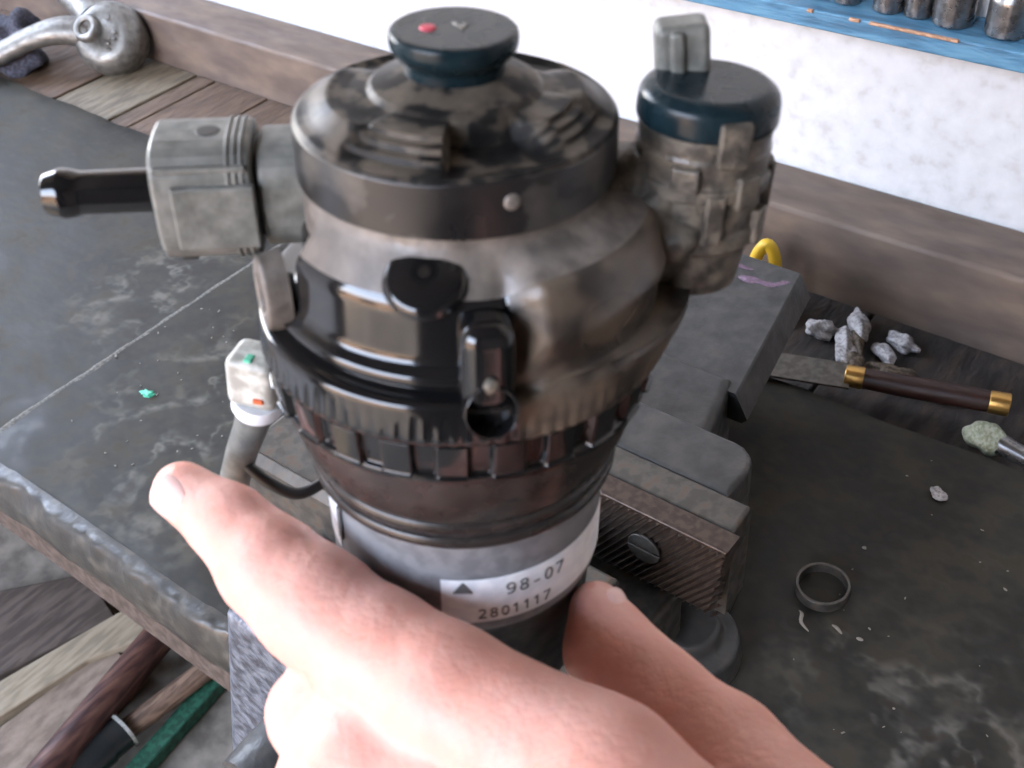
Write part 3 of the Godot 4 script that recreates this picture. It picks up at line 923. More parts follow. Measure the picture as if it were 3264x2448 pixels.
	m.prism(tp * Transform3D(Basis(Vector3.RIGHT, -PI / 2), Vector3.ZERO) * Transform3D(Basis(Vector3(1, 0, 0), Vector3(0, 1, 0), Vector3(0, 0, 1)), Vector3.ZERO), PackedVector2Array([Vector2(-0.0026, -0.0018), Vector2(0.0026, -0.0018), Vector2(0, 0.0022)]), -0.00035, 0.0002, 0.00004)
	obj("triangle_mark", m, M.ink, lab, false)
	var font := SystemFont.new()
	font.font_names = PackedStringArray(["Droid Sans Mono"])
	var lines := [["98-07", 20.0, 5.6, 0.0262, 44], ["2801117", 8.5, 4.6, 0.0180, 36]]
	for ln in lines:
		var txt: String = ln[0]
		for k in txt.length():
			var tm := TextMesh.new()
			tm.text = txt[k]
			tm.font = font
			tm.font_size = ln[4]
			tm.pixel_size = 0.00013
			tm.depth = 0.0003
			var g := obj("lettering", tm, M.ink, lab, false)
			g.transform = on_can(ln[1] + ln[2] * k, ln[3], 0.03905)
	# inlet: quick connector and its bare pipe, on the left
	var fr := Transform3D(Basis(Vector3.UP, deg_to_rad(6)), Vector3(-0.043, 0.1226, -0.004)) * Transform3D(Basis(Vector3(0, 1, 0), Vector3(-1, 0, 0), Vector3(0, 0, 1)), Vector3.ZERO)
	# local y of fr runs to the left of the filter
	m = MB.new()
	var oct := PackedVector2Array()
	for k in 28:
		var an := TAU * k / 28.0
		var e2 := 2.0 / 3.2
		oct.append(Vector2(signf(cos(an)) * pow(absf(cos(an)), e2) * 0.0150, signf(sin(an)) * pow(absf(sin(an)), e2) * 0.0134))
	m.prism(fr, oct, 0.0045, 0.0275, 0.0013)
	var con := obj("inlet_connector", m, M.grey_plastic, f, false)
	m = MB.new()
	var oct2 := PackedVector2Array()
	for p in oct: oct2.append(p * Vector2(0.86, 0.9))
	m.prism(fr, oct2, -0.014, 0.0035, 0.0012)
	for k in 3:
		var rb := PackedVector2Array()
		for p in oct: rb.append(p * 1.03)
		m.prism(fr, rb, 0.0062 + k * 0.0016, 0.0070 + k * 0.0016, 0.0003)
	obj("connector_collar", m, M.grey_plastic, con, false)
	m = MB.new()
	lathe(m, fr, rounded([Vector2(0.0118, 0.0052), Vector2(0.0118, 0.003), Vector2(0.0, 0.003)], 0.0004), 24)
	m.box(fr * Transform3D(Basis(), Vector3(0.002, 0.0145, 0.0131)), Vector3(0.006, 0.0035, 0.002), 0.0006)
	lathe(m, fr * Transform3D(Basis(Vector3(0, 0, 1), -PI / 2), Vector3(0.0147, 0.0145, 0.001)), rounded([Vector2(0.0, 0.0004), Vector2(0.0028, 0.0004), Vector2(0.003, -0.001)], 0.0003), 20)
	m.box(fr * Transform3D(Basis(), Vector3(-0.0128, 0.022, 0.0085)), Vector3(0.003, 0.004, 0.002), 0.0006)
	obj("hole_shade", m, M.void, con, false)  # solid dark pieces, coloured as the shade in the connector recesses
	m = MB.new()
	m.box(fr * Transform3D(Basis(), Vector3(-0.001, 0.0135, 0.0134)), Vector3(0.016, 0.019, 0.0022), 0.0008)
	m.box(fr * Transform3D(Basis(), Vector3(0.0105, 0.016, 0.0118)), Vector3(0.0016, 0.021, 0.0022), 0.0006)
	obj("clip", m, M.grey_plastic, con, false)
	m = MB.new()
	lathe(m, fr, rounded([Vector2(0.0052, 0.026), Vector2(0.0051, 0.046), Vector2(0.0058, 0.0485), Vector2(0.0060, 0.0505), Vector2(0.0047, 0.0545), Vector2(0.0037, 0.0545), Vector2(0.0035, 0.045), Vector2(0, 0.045)], 0.0006), 40)
	obj("inlet_pipe", m, M.gloss_black, f, false)
	# turret with sensor on the right
	var tf := Transform3D(Basis(Vector3(0, 0, 1), deg_to_rad(-1)), Vector3(0.0575, 0.1225, -0.006))
	m = MB.new()
	lathe(m, tf, rounded([Vector2(0, 0.0262), Vector2(0.0135, 0.0262), Vector2(0.0158, 0.0245), Vector2(0.0164, 0.0225), Vector2(0.0166, 0.0182), Vector2(0.0160, 0.0176)], 0.0012, 4), 64)
	var tc := obj("turret_cap", m, M.knob, f, false)
	m = MB.new()
	m.box(tf * Transform3D(Basis(Vector3.UP, 0.15), Vector3(0.004, 0.0175, 0.0158)), Vector3(0.0075, 0.011, 0.0026), 0.001)
	obj("catch", m, M.grimy_plastic, tc, false)
	m = MB.new()
	var tb := rounded([Vector2(0.0156, 0.0180), Vector2(0.0156, 0.0130), Vector2(0.0160, 0.0124), Vector2(0.0158, 0.0065), Vector2(0.0168, 0.0060), Vector2(0.0168, 0.0030), Vector2(0.0152, 0.0024), Vector2(0.0152, -0.0060), Vector2(0.0160, -0.0066), Vector2(0.0160, -0.0105), Vector2(0.0140, -0.0120), Vector2(0.0125, -0.0240), Vector2(0.0, -0.0245)], 0.0006)
	lathe(m, tf, tb, 56)
	var tbo := obj("turret_body", m, M.grimy_plastic, f, false)
	m = MB.new()
	for k in 7:
		var q := tf * on_can(-75.0 + k * 27.0, [0.004, -0.003, 0.0085, -0.001, 0.005, -0.006, 0.002][k], 0.0160)
		m.box(q, Vector3([0.006, 0.005, 0.007, 0.0045, 0.006, 0.005, 0.006][k], [0.012, 0.009, 0.006, 0.013, 0.008, 0.009, 0.012][k], 0.0028), 0.0008)
	obj("clip", m, M.grimy_plastic, tbo, false)
	m = MB.new()
	sweep(m, [Vector3(0.034, 0.1225, -0.004), Vector3(0.05, 0.1215, -0.006)], [0.0105, 0.0115], 32)
	sweep(m, [Vector3(0.030, 0.1135, 0.006), Vector3(0.05, 0.1095, 0.0)], [0.009, 0.0095], 32)
	lump(m, Vector3(0.045, 0.1155, -0.002), Vector3(0.03, 0.024, 0.03), Vector3(0, 0, 0.3), 31, 0.25, 20)
	obj("turret_arm", m, M.grimy_plastic, f, false)
	m = MB.new()
	m.box(Transform3D(Basis(Vector3(0, 0, 1), 0.12), Vector3(0.052, 0.152, -0.016)), Vector3(0.0125, 0.014, 0.010), 0.002)
	m.box(Transform3D(Basis(Vector3(0, 0, 1), 0.12), Vector3(0.0505, 0.1515, -0.011)), Vector3(0.0035, 0.013, 0.003), 0.0012)
	var sp := obj("sensor_plug", m, M.grey_plastic, f, false)
	m = MB.new()
	m.box(Transform3D(Basis(), Vector3(0.0555, 0.1472, -0.0115)), Vector3(0.006, 0.0016, 0.002), 0.0005)
	obj("green_seal", m, M.green_mark, sp, false)
	# pierced lug on the left flank
	m = MB.new()
	var lf := on_can(-66, 0.107, 0.0465)
	lathe(m, lf * Transform3D(Basis(Vector3.RIGHT, PI / 2), Vector3.ZERO) * Transform3D(Basis().scaled(Vector3(0.8, 1, 1.25)), Vector3.ZERO), rounded([Vector2(0.0042, -0.003), Vector2(0.0042, 0.003), Vector2(0.0078, 0.003), Vector2(0.0084, -0.003)], 0.0012), 40)
	var lug := obj("flank_lug", m, M.shoulder, f, false)
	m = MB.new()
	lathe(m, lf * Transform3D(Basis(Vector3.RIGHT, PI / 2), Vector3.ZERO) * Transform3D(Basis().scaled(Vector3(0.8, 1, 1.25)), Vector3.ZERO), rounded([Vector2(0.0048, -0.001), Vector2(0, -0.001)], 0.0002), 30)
	obj("hole_shade", m, M.void, lug, false)  # dark disc, coloured as the shade inside the lug hole
	# second outlet: pale elbow with its grey hose stub on the left, lower down
	m = MB.new()
	m.box(Transform3D(Basis(Vector3.UP, -0.25) * Basis(Vector3(0, 0, 1), -0.08), Vector3(-0.0585, 0.0585, -0.013)), Vector3(0.0145, 0.0165, 0.013), 0.0028)
	m.box(Transform3D(Basis(), Vector3(-0.049, 0.058, -0.014)), Vector3(0.008, 0.012, 0.011), 0.002)
	var pe := obj("drain_elbow", m, M.pale_plastic, f, false)
	m = MB.new()
	m.box(Transform3D(Basis(Vector3.UP, -0.25) * Basis(Vector3(0, 0, 1), -0.08), Vector3(-0.0590, 0.0666, -0.0095)), Vector3(0.0024, 0.0012, 0.0034), 0.0005)
	obj("green_mark", m, M.green_mark, pe, false)
	m = MB.new()
	m.box(Transform3D(Basis(Vector3.UP, -0.25), Vector3(-0.0575, 0.0545, -0.0058)), Vector3(0.0030, 0.0015, 0.0012), 0.0004)
	obj("orange_mark", m, M.orange, pe, false)
	m = MB.new()
	sweep(m, [Vector3(-0.0590, 0.0512, -0.0115), Vector3(-0.0596, 0.0485, -0.0118), Vector3(-0.0600, 0.0468, -0.012)], [0.0068, 0.0074, 0.0066], 32)
	obj("drain_ring", m, M.label_paper, pe, false)
	m = MB.new()
	sweep(m, spline([Vector3(-0.0600, 0.0475, -0.012), Vector3(-0.0628, 0.0400, -0.012), Vector3(-0.0665, 0.0310, -0.012), Vector3(-0.0715, 0.0160, -0.0125)]), spline([0.0056, 0.0050, 0.0047, 0.0046]), 28)
	obj("drain_hose", m, M.grey_plastic, f, false)
	m = MB.new()
	sweep(m, spline([Vector3(-0.0370, 0.0230, -0.016), Vector3(-0.0445, 0.0195, -0.010), Vector3(-0.0510, 0.0195, -0.006), Vector3(-0.0585, 0.0240, -0.006), Vector3(-0.066, 0.028, -0.01)]), spline([0.0016, 0.0017, 0.0018, 0.0018, 0.0018]), 16)
	obj("cable", m, M.rubber, f, false)

# ------------------------------------------------------------------ the hand
func build_hand() -> void:
	var p := thing("person", "bare hand entering from below, gripping the filter with thumb and pointing index finger", "person", Vector3(-0.06, 0.22, -0.105))
	var fingers := [
		[[-0.2143, 0.2608, -0.1072, 0.0086], [-0.1962, 0.2572, -0.1080, 0.0104], [-0.1798, 0.2531, -0.1058, 0.0132], [-0.1638, 0.2487, -0.1055, 0.0152], [-0.1400, 0.2440, -0.1060, 0.0160], [-0.1215, 0.2425, -0.1060, 0.0178], [-0.0777, 0.2375, -0.1095, 0.0215], [-0.0366, 0.2265, -0.1030, 0.0262]],
		[[-0.1500, 0.2150, -0.1080, 0.0088], [-0.1580, 0.2195, -0.1030, 0.0108], [-0.1540, 0.2255, -0.0910, 0.0126], [-0.1310, 0.2290, -0.0850, 0.0172], [-0.0789, 0.2273, -0.0942, 0.0215], [-0.0366, 0.2220, -0.1000, 0.0262]],
		[[-0.1485, 0.1960, -0.1080, 0.0088], [-0.1548, 0.1995, -0.0985, 0.0110], [-0.1471, 0.2080, -0.0820, 0.0128], [-0.1224, 0.2176, -0.0792, 0.0160], [-0.0734, 0.2207, -0.0861, 0.0202], [-0.0366, 0.2200, -0.0970, 0.0262]],
		[[-0.1385, 0.1800, -0.0985, 0.0080], [-0.1411, 0.1855, -0.0850, 0.0093], [-0.1332, 0.1945, -0.0751, 0.0111], [-0.1108, 0.2060, -0.0742, 0.0144], [-0.0654, 0.2123, -0.0835, 0.0181], [-0.0340, 0.2180, -0.0950, 0.0262]],
		[[-0.1138, 0.2222, -0.1632, 0.0080], [-0.1059, 0.2153, -0.1581, 0.0128], [-0.0880, 0.2105, -0.1545, 0.0137], [-0.0651, 0.2069, -0.1503, 0.0170], [-0.0298, 0.2085, -0.1319, 0.0255], [-0.0150, 0.2180, -0.1080, 0.0290]],
	]
	var forearm := [[-0.0400, 0.2220, -0.0990, 0.0300], [0.0136, 0.2273, -0.0723, 0.0330], [0.0900, 0.2400, -0.0200, 0.0400]]
	var cell := 0.0014
	var lo := Vector3(-0.236, 0.160, -0.190)
	var hi := Vector3(0.060, 0.290, 0.010)
	var nx := int((hi.x - lo.x) / cell)
	var ny := int((hi.y - lo.y) / cell)
	var nz := int((hi.z - lo.z) / cell)
	var F := PackedFloat32Array()
	F.resize(nx * ny * nz)
	F.fill(0.02)
	var chains := fingers.duplicate()
	chains.append(forearm)
	for ch in chains:
		var G := {}
		for b in ch.size() - 1:
			var pa := Vector3(ch[b][0], ch[b][1], ch[b][2])
			var pb := Vector3(ch[b + 1][0], ch[b + 1][1], ch[b + 1][2])
			var ra: float = ch[b][3]
			var rb: float = ch[b + 1][3]
			var mr := maxf(ra, rb) + 0.006
			var a := ((pa.min(pb) - Vector3.ONE * mr - lo) / cell).floor()
			var z := ((pa.max(pb) + Vector3.ONE * mr - lo) / cell).ceil()
			var d := pb - pa
			var dl := d.length_squared()
			for k in range(maxi(0, int(a.z)), mini(nz, int(z.z))):
				for j in range(maxi(0, int(a.y)), mini(ny, int(z.y))):
					var o := (k * ny + j) * nx
					for i in range(maxi(0, int(a.x)), mini(nx, int(z.x))):
						var q := lo + Vector3(i, j, k) * cell
						var t := clampf((q - pa).dot(d) / dl, 0.0, 1.0)
						var s := q.distance_to(pa + d * t) - lerpf(ra, rb, t)
						if s > 0.0065: continue
						var e: float = G.get(o + i, 0.02)
						var h := maxf(0.005 - absf(e - s), 0.0) / 0.005
						G[o + i] = minf(e, s) - h * h * 0.00125
		for key in G:
			var s: float = G[key]
			var e := F[key]
			var h := maxf(0.0032 - absf(e - s), 0.0) / 0.0032
			F[key] = minf(e, s) - h * h * 0.0008
	# knuckle folds and veins: shallow relief
	var fold := noise(5, 1.0, 3)
	var creases := []
	for w in [[0, 1], [0, 3], [4, 1], [4, 3], [1, 2]]:
		var ch: Array = fingers[w[0]]
		var k: int = w[1]
		var pj := Vector3(ch[k][0], ch[k][1], ch[k][2])
		creases.append([pj, (Vector3(ch[k + 1][0], ch[k + 1][1], ch[k + 1][2]) - Vector3(ch[k - 1][0], ch[k - 1][1], ch[k - 1][2])).normalized()])
	var m := MB.new()
	var idx := {}
	var sx := 1
	var sy := nx
	var sz := nx * ny
	var offs := [0, sx, sy, sx + sy, sz, sx + sz, sy + sz, sx + sy + sz]
	for k in range(1, nz - 2):
		for j in range(1, ny - 2):
			for i in range(1, nx - 2):
				var o := (k * ny + j) * nx + i
				var f0 := F[o]
				if f0 > 0.0068 or f0 < -0.0068: continue
				var inside := 0
				for q in 8:
					if F[o + offs[q]] < 0.0: inside += 1
				if inside == 0 or inside == 8: continue
				var sum := Vector3.ZERO
				var cnt := 0
				for e in [[0, 1], [2, 3], [4, 5], [6, 7], [0, 2], [1, 3], [4, 6], [5, 7], [0, 4], [1, 5], [2, 6], [3, 7]]:
					var fa := F[o + offs[e[0]]]
					var fb := F[o + offs[e[1]]]
					if (fa < 0.0) == (fb < 0.0): continue
					var t := fa / (fa - fb)
					var pa := Vector3(e[0] & 1, (e[0] >> 1) & 1, (e[0] >> 2) & 1)
					var pb := Vector3(e[1] & 1, (e[1] >> 1) & 1, (e[1] >> 2) & 1)
					sum += pa.lerp(pb, t)
					cnt += 1
				var lp := sum / cnt
				var gr := Vector3(F[o + 1] - F[o - 1] + F[o + 1 + sy + sz] - F[o - 1 + sy + sz], F[o + sy] - F[o - sy] + F[o + sy + sx + sz] - F[o - sy + sx + sz], F[o + sz] - F[o - sz] + F[o + sz + sx + sy] - F[o - sz + sx + sy])
				idx[o] = m.put(lo + (Vector3(i, j, k) + lp) * cell, gr.normalized() if gr.length() > 1e-9 else Vector3.UP)
	for o in idx:
		for ax in 3:
			var step: int = [sx, sy, sz][ax]
			var u: int = [sy, sz, sx][ax]
			var w: int = [sz, sx, sy][ax]
			# edge from corner (o) along ax, shared by four cells
			if (F[o] < 0.0) == (F[o + step] < 0.0): continue
			if idx.has(o - u) and idx.has(o - w) and idx.has(o - u - w):
				m.tri(idx[o], idx[o - u], idx[o - w]); m.tri(idx[o - u], idx[o - u - w], idx[o - w])
	# smooth the net a little, then fresh normals
	for it in 3:
		var acc := PackedVector3Array()
		acc.resize(m.v.size())
		var num := PackedInt32Array()
		num.resize(m.v.size())
		for t in range(0, m.ix.size(), 3):
			for e in 3:
				var a := m.ix[t + e]
				var b := m.ix[t + (e + 1) % 3]
				acc[a] += m.v[b]; acc[b] += m.v[a]
				num[a] += 1; num[b] += 1
		for i in m.v.size():
			if num[i] > 0: m.v[i] = m.v[i].lerp(acc[i] / num[i], 0.5)
	for i in m.v.size():
		var q := m.v[i]
		var big := fold.get_noise_3dv(q * 70.0) * 0.0002 + fold.get_noise_3dv(q * 200.0) * 0.00005
		for cr in creases:
			var dq: Vector3 = q - cr[0]
			if dq.length() > 0.021: continue
			var al: float = dq.dot(cr[1]) + fold.get_noise_3dv(q * 90.0) * 0.0022
			var deep := 0.00016 * clampf(0.5 + fold.get_noise_3dv(q * 45.0 + Vector3(7, 0, 0)) * 1.6, 0.0, 1.0)
			for o2 in [-0.0030, 0.0004, 0.0026]:
				big -= deep * exp(-pow((al - o2) / 0.0010, 2.0))
		m.v[i] += m.n[i] * big
	var nn := PackedVector3Array()
	nn.resize(m.v.size())
	for t in range(0, m.ix.size(), 3):
		var c := (m.v[m.ix[t + 2]] - m.v[m.ix[t]]).cross(m.v[m.ix[t + 1]] - m.v[m.ix[t]])
		for e in 3: nn[m.ix[t + e]] += c
	for i in nn.size(): m.n[i] = nn[i].normalized()
	obj("skin", m, M.skin, p)
	# nails: curved plates seated on the finger tips
	nail(p, Vector3(-0.2143, 0.2608, -0.1072), Vector3(-0.1962, 0.2572, -0.1080), Vector3(-0.2165, 0.2668, -0.0995), 0.0093, 0.0140, 0.0125)
	nail(p, Vector3(-0.1138, 0.2222, -0.1632), Vector3(-0.1059, 0.2153, -0.1581), Vector3(-0.1085, 0.2285, -0.1690), 0.0090, 0.012, 0.0110)

func nail(parent: Node3D, tip: Vector3, back: Vector3, face: Vector3, r: float, wide: float, long: float) -> void:
	var ax := (tip - back).normalized()
	var nrm := (face - tip)
	nrm = (nrm - ax * nrm.dot(ax)).normalized()
	var sd := ax.cross(nrm)
	var rows := []
	for i in 11:
		var u := lerpf(-1.0, 1.0, i / 10.0)
		var row := PackedVector3Array()
		for j in 11:
			var w := lerpf(-1.0, 1.0, j / 10.0)
			var half := wide / (2.0 * r)
			var shape := sqrt(maxf(0.0, 1.0 - pow(absf(u), 3.5))) * 0.25 + 0.75 if u > 0.0 else 1.0 - 0.25 * u * u
			var a := w * half * shape
			var edge := maxf(absf(u), absf(w))
			var rr := r + 0.0002 - 0.0009 * pow(edge, 8.0) - (0.0010 * u * u if u > 0.0 else 0.0)
			row.append(tip - ax * 0.0015 + ax * u * long / 2.0 + (nrm * cos(a) + sd * sin(a)) * rr)
		rows.append(row)
	var m := MB.new()
	m.grid(rows, false, nrm)
	obj("fingernail", m, M.nail, parent)

# ------------------------------------------------------------------ things on the bench
func build_bench_things() -> void:
	# cast lever top left
	var c := thing("cast_lever", "grey cast metal lever with a thick round head and bored boss", "machine part", Vector3(-1.02, 0.0, -0.6))
	var ax := Basis(Quaternion(Vector3.UP, Vector3(0.42, 0.62, 0.66).normalized()))
	var m := MB.new()
	lathe(m, Transform3D(ax, Vector3(-1.016, 0.0285, -0.607)), rounded([Vector2(0, 0.020), Vector2(0.028, 0.019), Vector2(0.037, 0.008), Vector2(0.0375, -0.014), Vector2(0.03, -0.022), Vector2(0, -0.022)], 0.008, 5), 64)
	var hd := obj("head", m, M.cast, c)
	m = MB.new()
	var bt := Transform3D(ax, Vector3(-1.016, 0.0285, -0.607)) * Transform3D(Basis(Vector3(0, 0, 1), 0.25), Vector3(-0.014, 0.014, 0.004))
	lathe(m, bt, rounded([Vector2(0.0068, -0.004), Vector2(0.007, 0.0105), Vector2(0.0125, 0.0115), Vector2(0.0145, 0.008), Vector2(0.015, -0.008)], 0.002, 4), 40)
	obj("boss", m, M.cast, hd)
	m = MB.new()
	lathe(m, bt, rounded([Vector2(0.0072, 0.001), Vector2(0, 0.001)], 0.001), 24)
	lathe(m, Transform3D(ax, Vector3(-1.016, 0.0285, -0.607)) * Transform3D(Basis(), Vector3(-0.004, 0.0196, -0.017)), rounded([Vector2(0, 0.0008), Vector2(0.003, 0.0008), Vector2(0.0034, -0.001)], 0.0004), 16)
	obj("bore", m, M.cast, hd)
	m = MB.new()
	for q in [[0.0105, -0.008], [0.0135, -0.002], [0.0105, 0.005], [0.0145, 0.010], [0.009, 0.0]]:
		lump(m, Transform3D(ax, Vector3(-1.016, 0.0285, -0.607)) * Vector3(q[0], 0.0195, q[1]), Vector3(0.006, 0.003, 0.0055), Vector3(0.3, 0.2, 0), 8, 0.2, 8)
	obj("raised_mark", m, M.cast, hd)
	m = MB.new()
	sweep(m, spline([Vector3(-1.03, 0.036, -0.596), Vector3(-1.055, 0.040, -0.577), Vector3(-1.08, 0.034, -0.555), Vector3(-1.105, 0.022, -0.53), Vector3(-1.13, 0.018, -0.50)]), spline([0.017, 0.0155, 0.013, 0.0125, 0.0125]), 28, 0.8)
	obj("arm", m, M.cast, c)
	m = MB.new()
	sweep(m, spline([Vector3(-1.035, 0.046, -0.61), Vector3(-1.06, 0.055, -0.615), Vector3(-1.09, 0.06, -0.62)]), spline([0.020, 0.018, 0.017]), 28, 0.8)
	obj("arm", m, M.cast, c)
	m = MB.new()
	lump(m, Vector3(-1.12, 0.02, -0.56), Vector3(0.07, 0.05, 0.06), Vector3.ZERO, 15, 0.6, 16)
	tag(obj("rag", m, surf([Color(0.16, 0.16, 0.19), Color(0.3, 0.3, 0.35)], [0.3, 0.7], 0.03, {"seed": 61, "rough": [0.85, 0.95], "bump": 0.1})), "crumpled dark bluish rag behind the cast lever arm", "rag")
	# scraper across the sheet edge and the tray
	var s := thing("scraper", "scraper with grey blade, brown wooden handle and brass ferrules", "scraper", Vector3(-0.16, 0.0, -0.545))
	m = MB.new()
	m.prism(Transform3D(), PackedVector2Array([Vector2(-0.2385, -0.5375), Vector2(-0.1835, -0.5560), Vector2(-0.1740, -0.5330), Vector2(-0.2330, -0.5130)]), 0.0045, 0.0062, 0.0004)
	obj("blade", m, M.blade, s)
	m = MB.new()
	var h0 := Vector3(-0.181, 0.0068, -0.5425)
	var h1 := Vector3(-0.0865, 0.0075, -0.5690)
	var hd2 := (h1 - h0).normalized()
	sweep(m, [h0 + hd2 * 0.011, h0 + hd2 * 0.0115, h0 + hd2 * 0.04, h1 - hd2 * 0.0125, h1 - hd2 * 0.012], [0.0062, 0.0066, 0.0072, 0.0068, 0.0064], 28)
	obj("handle", m, M.handle_brown, s)
	for e in [[h0, h0 + hd2 * 0.0115], [h1 - hd2 * 0.012, h1]]:
		m = MB.new()
		var d: Vector3 = e[1] - e[0]
		sweep(m, [e[0], e[0] + d * 0.06, e[0] + d * 0.94, e[1]], [0.0064, 0.0071, 0.0073, 0.0066], 28)
		obj("ferrule", m, M.brass, s)
	# tube with a pale end
	var t := thing("tube", "silver tube with a pale green crinkled end at the right edge", "tube", Vector3(-0.085, -0.012, -0.54))
	m = MB.new()
	var q0 := Vector3(-0.0995, 0.001, -0.5440)
	var qd := Vector3(0.92, 0.04, 0.24).normalized()
	lump(m, q0 + qd * 0.0105, Vector3(0.026, 0.019, 0.021), Vector3(0, -0.25, 0), 4, 0.2, 20)
	obj("end_cap", m, M.pale_green, t)
	m = MB.new()
	sweep(m, spline([q0 + qd * 0.020, q0 + qd * 0.03, q0 + qd * 0.05, q0 + qd * 0.08]), spline([0.0068, 0.006, 0.0055, 0.0055]), 24)
	obj("shaft", m, M.chrome, t)
	# pale chips in the tray: place, size, turn, material, label
	var top := -0.0125
	var chips := [
		[-0.2200, -0.5960, Vector3(0.017, 0.010, 0.014), 0.3, M.chip, "squarish grey chip lying alone nearest the vise anvil"],
		[-0.2010, -0.6130, Vector3(0.011, 0.011, 0.024), 0.55, M.chip, "upper long grey chip of the upright row behind the scraper"],
		[-0.1935, -0.5905, Vector3(0.010, 0.009, 0.021), 0.5, M.chip_tan, "brownish long chip at the middle of the upright row"],
		[-0.1985, -0.5850, Vector3(0.011, 0.010, 0.028), 0.5, M.chip, "large grey chip nearest the scraper ferrule"],
		[-0.1880, -0.5730, Vector3(0.011, 0.009, 0.016), 0.4, M.chip_tan, "short tan-grey chip right beside the scraper ferrule"],
		[-0.1690, -0.6130, Vector3(0.021, 0.007, 0.011), -0.5, M.chip, "smooth oval grey chip farthest from the scraper"],
		[-0.1745, -0.5950, Vector3(0.019, 0.006, 0.009), -0.7, M.chip, "thin curved grey chip under the smooth oval chip"],
		[-0.1640, -0.5800, Vector3(0.026, 0.007, 0.009), 0.35, M.chip_tan, "long pale-edged tan chip lying along the scraper handle"],
		[-0.1580, -0.5700, Vector3(0.022, 0.006, 0.008), 0.25, M.chip_tan, "dark tan sliver against the scraper handle"],
		[-0.1420, -0.5760, Vector3(0.010, 0.006, 0.008), 0.2, M.chip_tan, "small brown chip between the long tan chip and the last chip"],
		[-0.1300, -0.5760, Vector3(0.015, 0.009, 0.013), 0.6, M.chip_tan, "rounded tan chip farthest right behind the scraper handle"],
	]
	for k in chips.size():
		var q: Array = chips[k]
		m = MB.new()
		lump(m, Vector3(q[0], top + q[2].y * 0.5, q[1]), q[2] * 1.25, Vector3(0, q[3], 0), 100 + k, 0.4, 12)
		tag(obj("chip", m, q[4]), q[5], "chip", "pale chips scattered in the tray")
	# yellow loop and stick behind the anvil
	m = MB.new()
	sweep(m, spline([Vector3(-0.281, -0.010, -0.603), Vector3(-0.280, 0.022, -0.606), Vector3(-0.2735, 0.036, -0.609), Vector3(-0.266, 0.024, -0.609), Vector3(-0.263, -0.010, -0.606)]), spline([0.0045, 0.0045, 0.0045, 0.0045, 0.0045]), 20)
	tag(obj("yellow_loop", m, M.yellow), "bright yellow bent loop standing behind the vise anvil", "loop")
	m = MB.new()
	sweep(m, [Vector3(-0.2500, -0.008, -0.590), Vector3(-0.2490, -0.008, -0.592), Vector3(-0.2450, -0.008, -0.611), Vector3(-0.2445, -0.008, -0.613)], [0.0025, 0.0036, 0.0036, 0.002], 16)
	tag(obj("yellow_stub", m, M.yellow), "short dull yellow stub lying beside the vise anvil", "stub")
	# steel ring
	m = MB.new()
	lathe(m, Transform3D(Basis(Vector3(1, 0, 0.4).normalized(), 0.03), Vector3(-0.1192, 0.0018, -0.3799)), rounded([Vector2(0.0142, 0.0), Vector2(0.0142, 0.0062), Vector2(0.0124, 0.0062), Vector2(0.0124, 0.0), Vector2(0.0142, 0.0)], 0.0006), 64)
	tag(obj("metal_ring", m, M.vise_steel), "dull steel ring lying flat on the bench right of the vise", "ring")
	# shavings
	var sh := [
		[[Vector3(-0.1230, 0.003, -0.3605), Vector3(-0.1200, 0.006, -0.3570), Vector3(-0.1185, 0.004, -0.3535), Vector3(-0.1130, 0.003, -0.3510)], "curled pale metal shaving just below the steel ring"],
		[[Vector3(-0.1050, 0.003, -0.3615), Vector3(-0.1020, 0.0045, -0.3600), Vector3(-0.0985, 0.003, -0.3590)], "straight thin shaving right of the curled shaving"],
		[[Vector3(-0.0915, 0.003, -0.3610), Vector3(-0.0880, 0.004, -0.3605)], "tiny shaving farthest right below the steel ring"],
		[[Vector3(-0.0260, 0.003, -0.4230), Vector3(-0.0200, 0.005, -0.4160), Vector3(-0.0150, 0.003, -0.4090)], "long thin shaving near the right edge of the bench"]]
	for k in sh.size():
		m = MB.new()
		var pth := spline(sh[k][0], 4)
		var rd := []
		for i in pth.size(): rd.append(0.0009 * sin(PI * (i + 0.6) / (pth.size() + 0.2)) + 0.0001)
		sweep(m, pth, rd, 8, 0.4)
		tag(obj("shaving", m, M.flakes), sh[k][1], "shaving", "metal shavings on the bench")
	m = MB.new()
	lump(m, Vector3(-0.0950, 0.0032, -0.4790), Vector3(0.011, 0.004, 0.007), Vector3(0, -0.4, 0), 9, 0.5, 10)
	tag(obj("pebble", m, M.chip), "small flat grey pebble on the bare bench near the right edge", "pebble")
	m = MB.new()
	lump(m, Vector3(-0.5601, 0.0022, -0.2807), Vector3(0.009, 0.0018, 0.006), Vector3(0, 0.3, 0), 19, 0.9, 10)
	tag(obj("paint_flake", m, M.green_mark), "mint green paint flake on the bench left of the filter", "flake")
	# crumbs nobody could count
	m = MB.new()
	for k in 320:
		var x := rng.randf_range(-0.62, 0.12)
		var z := rng.randf_range(-0.505, -0.21)
		if x < -0.12 and x > -0.37 and z < -0.24: continue
		var sz := rng.randf_range(0.0004, 0.0013) * (1.5 if rng.randf() < 0.12 else 1.0)
		lump(m, Vector3(x, 0.0012 + sz * 0.5, z), Vector3(sz * rng.randf_range(1, 2.4), sz * 0.7, sz), Vector3(0, rng.randf() * 3.0, 0), k, 0.6, 4)
	obj("crumbs", m, M.flakes).set_meta("kind", "stuff")

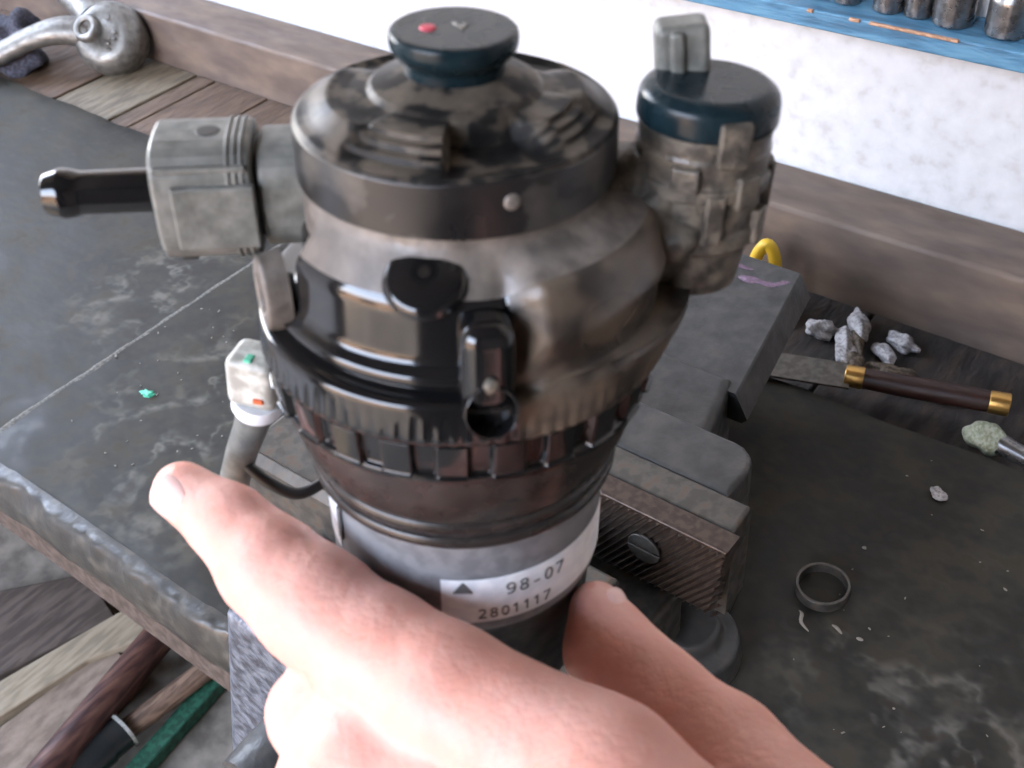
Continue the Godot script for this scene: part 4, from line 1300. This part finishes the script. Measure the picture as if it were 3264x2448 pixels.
# ------------------------------------------------------------------ things on the lower shelf
func build_low_things() -> void:
	var y := -0.3248
	var m := MB.new()
	m.prism(Transform3D(Basis(), Vector3(0, y, 0)), PackedVector2Array([Vector2(-0.86, -0.14), Vector2(-0.755, -0.262), Vector2(-0.690, -0.245), Vector2(-0.735, -0.12), Vector2(-0.78, -0.02)]), 0.0005, 0.026, 0.003)
	tag(obj("board", m, M.low_dark), "dark board nearest the bare shelf at the left", "board", "boards stored under the bench")  # darker colour than the other stored boards
	m = MB.new()
	m.prism(Transform3D(Basis(), Vector3(0, y, 0)), PackedVector2Array([Vector2(-0.728, -0.10), Vector2(-0.688, -0.262), Vector2(-0.630, -0.285), Vector2(-0.672, -0.20), Vector2(-0.690, -0.10), Vector2(-0.70, -0.02)]), 0.0008, 0.028, 0.002)
	tag(obj("board", m, M.low_wood), "pale sawn plank with straight grain between dark and grey boards", "board", "boards stored under the bench")
	m = MB.new()
	m.prism(Transform3D(Basis(), Vector3(0, y, 0)), PackedVector2Array([Vector2(-0.686, -0.08), Vector2(-0.677, -0.205), Vector2(-0.662, -0.224), Vector2(-0.628, -0.226), Vector2(-0.622, -0.10), Vector2(-0.63, 0.0), Vector2(-0.68, 0.0)]), 0.0011, 0.022, 0.003)
	tag(obj("board", m, M.low_grey), "smooth grey board with rounded corner beside the red-brown bar", "board", "boards stored under the bench")
	m = MB.new()
	sweep(m, [Vector3(-0.575, -0.285, 0.0), Vector3(-0.645, -0.285, -0.32)], [0.0165, 0.0150], 8)
	tag(obj("wooden_bar", m, M.handle_red), "thick red-brown wooden bar lying under the bench edge", "bar")
	m = MB.new()
	sweep(m, [Vector3(-0.590, -0.300, -0.178), Vector3(-0.5898, -0.300, -0.1785), Vector3(-0.575, -0.300, -0.30)], [0.0082, 0.0092, 0.0092], 20)
	tag(obj("stick", m, M.stick), "round tan stick beside the green bar under the bench", "stick")
	m = MB.new()
	m.box(Transform3D(Basis(Vector3.UP, 0.12), Vector3(-0.567, -0.316, -0.19)), Vector3(0.016, 0.014, 0.32), 0.002)
	tag(obj("green_bar", m, M.green_paint), "green painted bar partly covered by the tan stick", "bar")
	var b := thing("clear_tube", "dark clear plastic tube end in front of the tan stick", "tube", Vector3(-0.60, -0.324, -0.14))
	m = MB.new()
	var p0 := Vector3(-0.592, -0.300, -0.176)
	var p1 := Vector3(-0.598, -0.300, -0.04)
	sweep(m, [p0, p0.lerp(p1, 0.12), p0.lerp(p1, 0.13), p0.lerp(p1, 0.35), p0.lerp(p1, 0.36), p1], [0.0155, 0.0155, 0.0165, 0.0165, 0.0155, 0.0155], 24, 1.0, false)
	obj("sleeve", m, M.dark_glass, b)
	m = MB.new()
	sweep(m, [p0 + Vector3(0, 0, -0.001), p0 + Vector3(0, 0, 0.002)], [0.0168, 0.0168], 24, 1.0, false)
	obj("rim", m, M.pale_plastic, b)
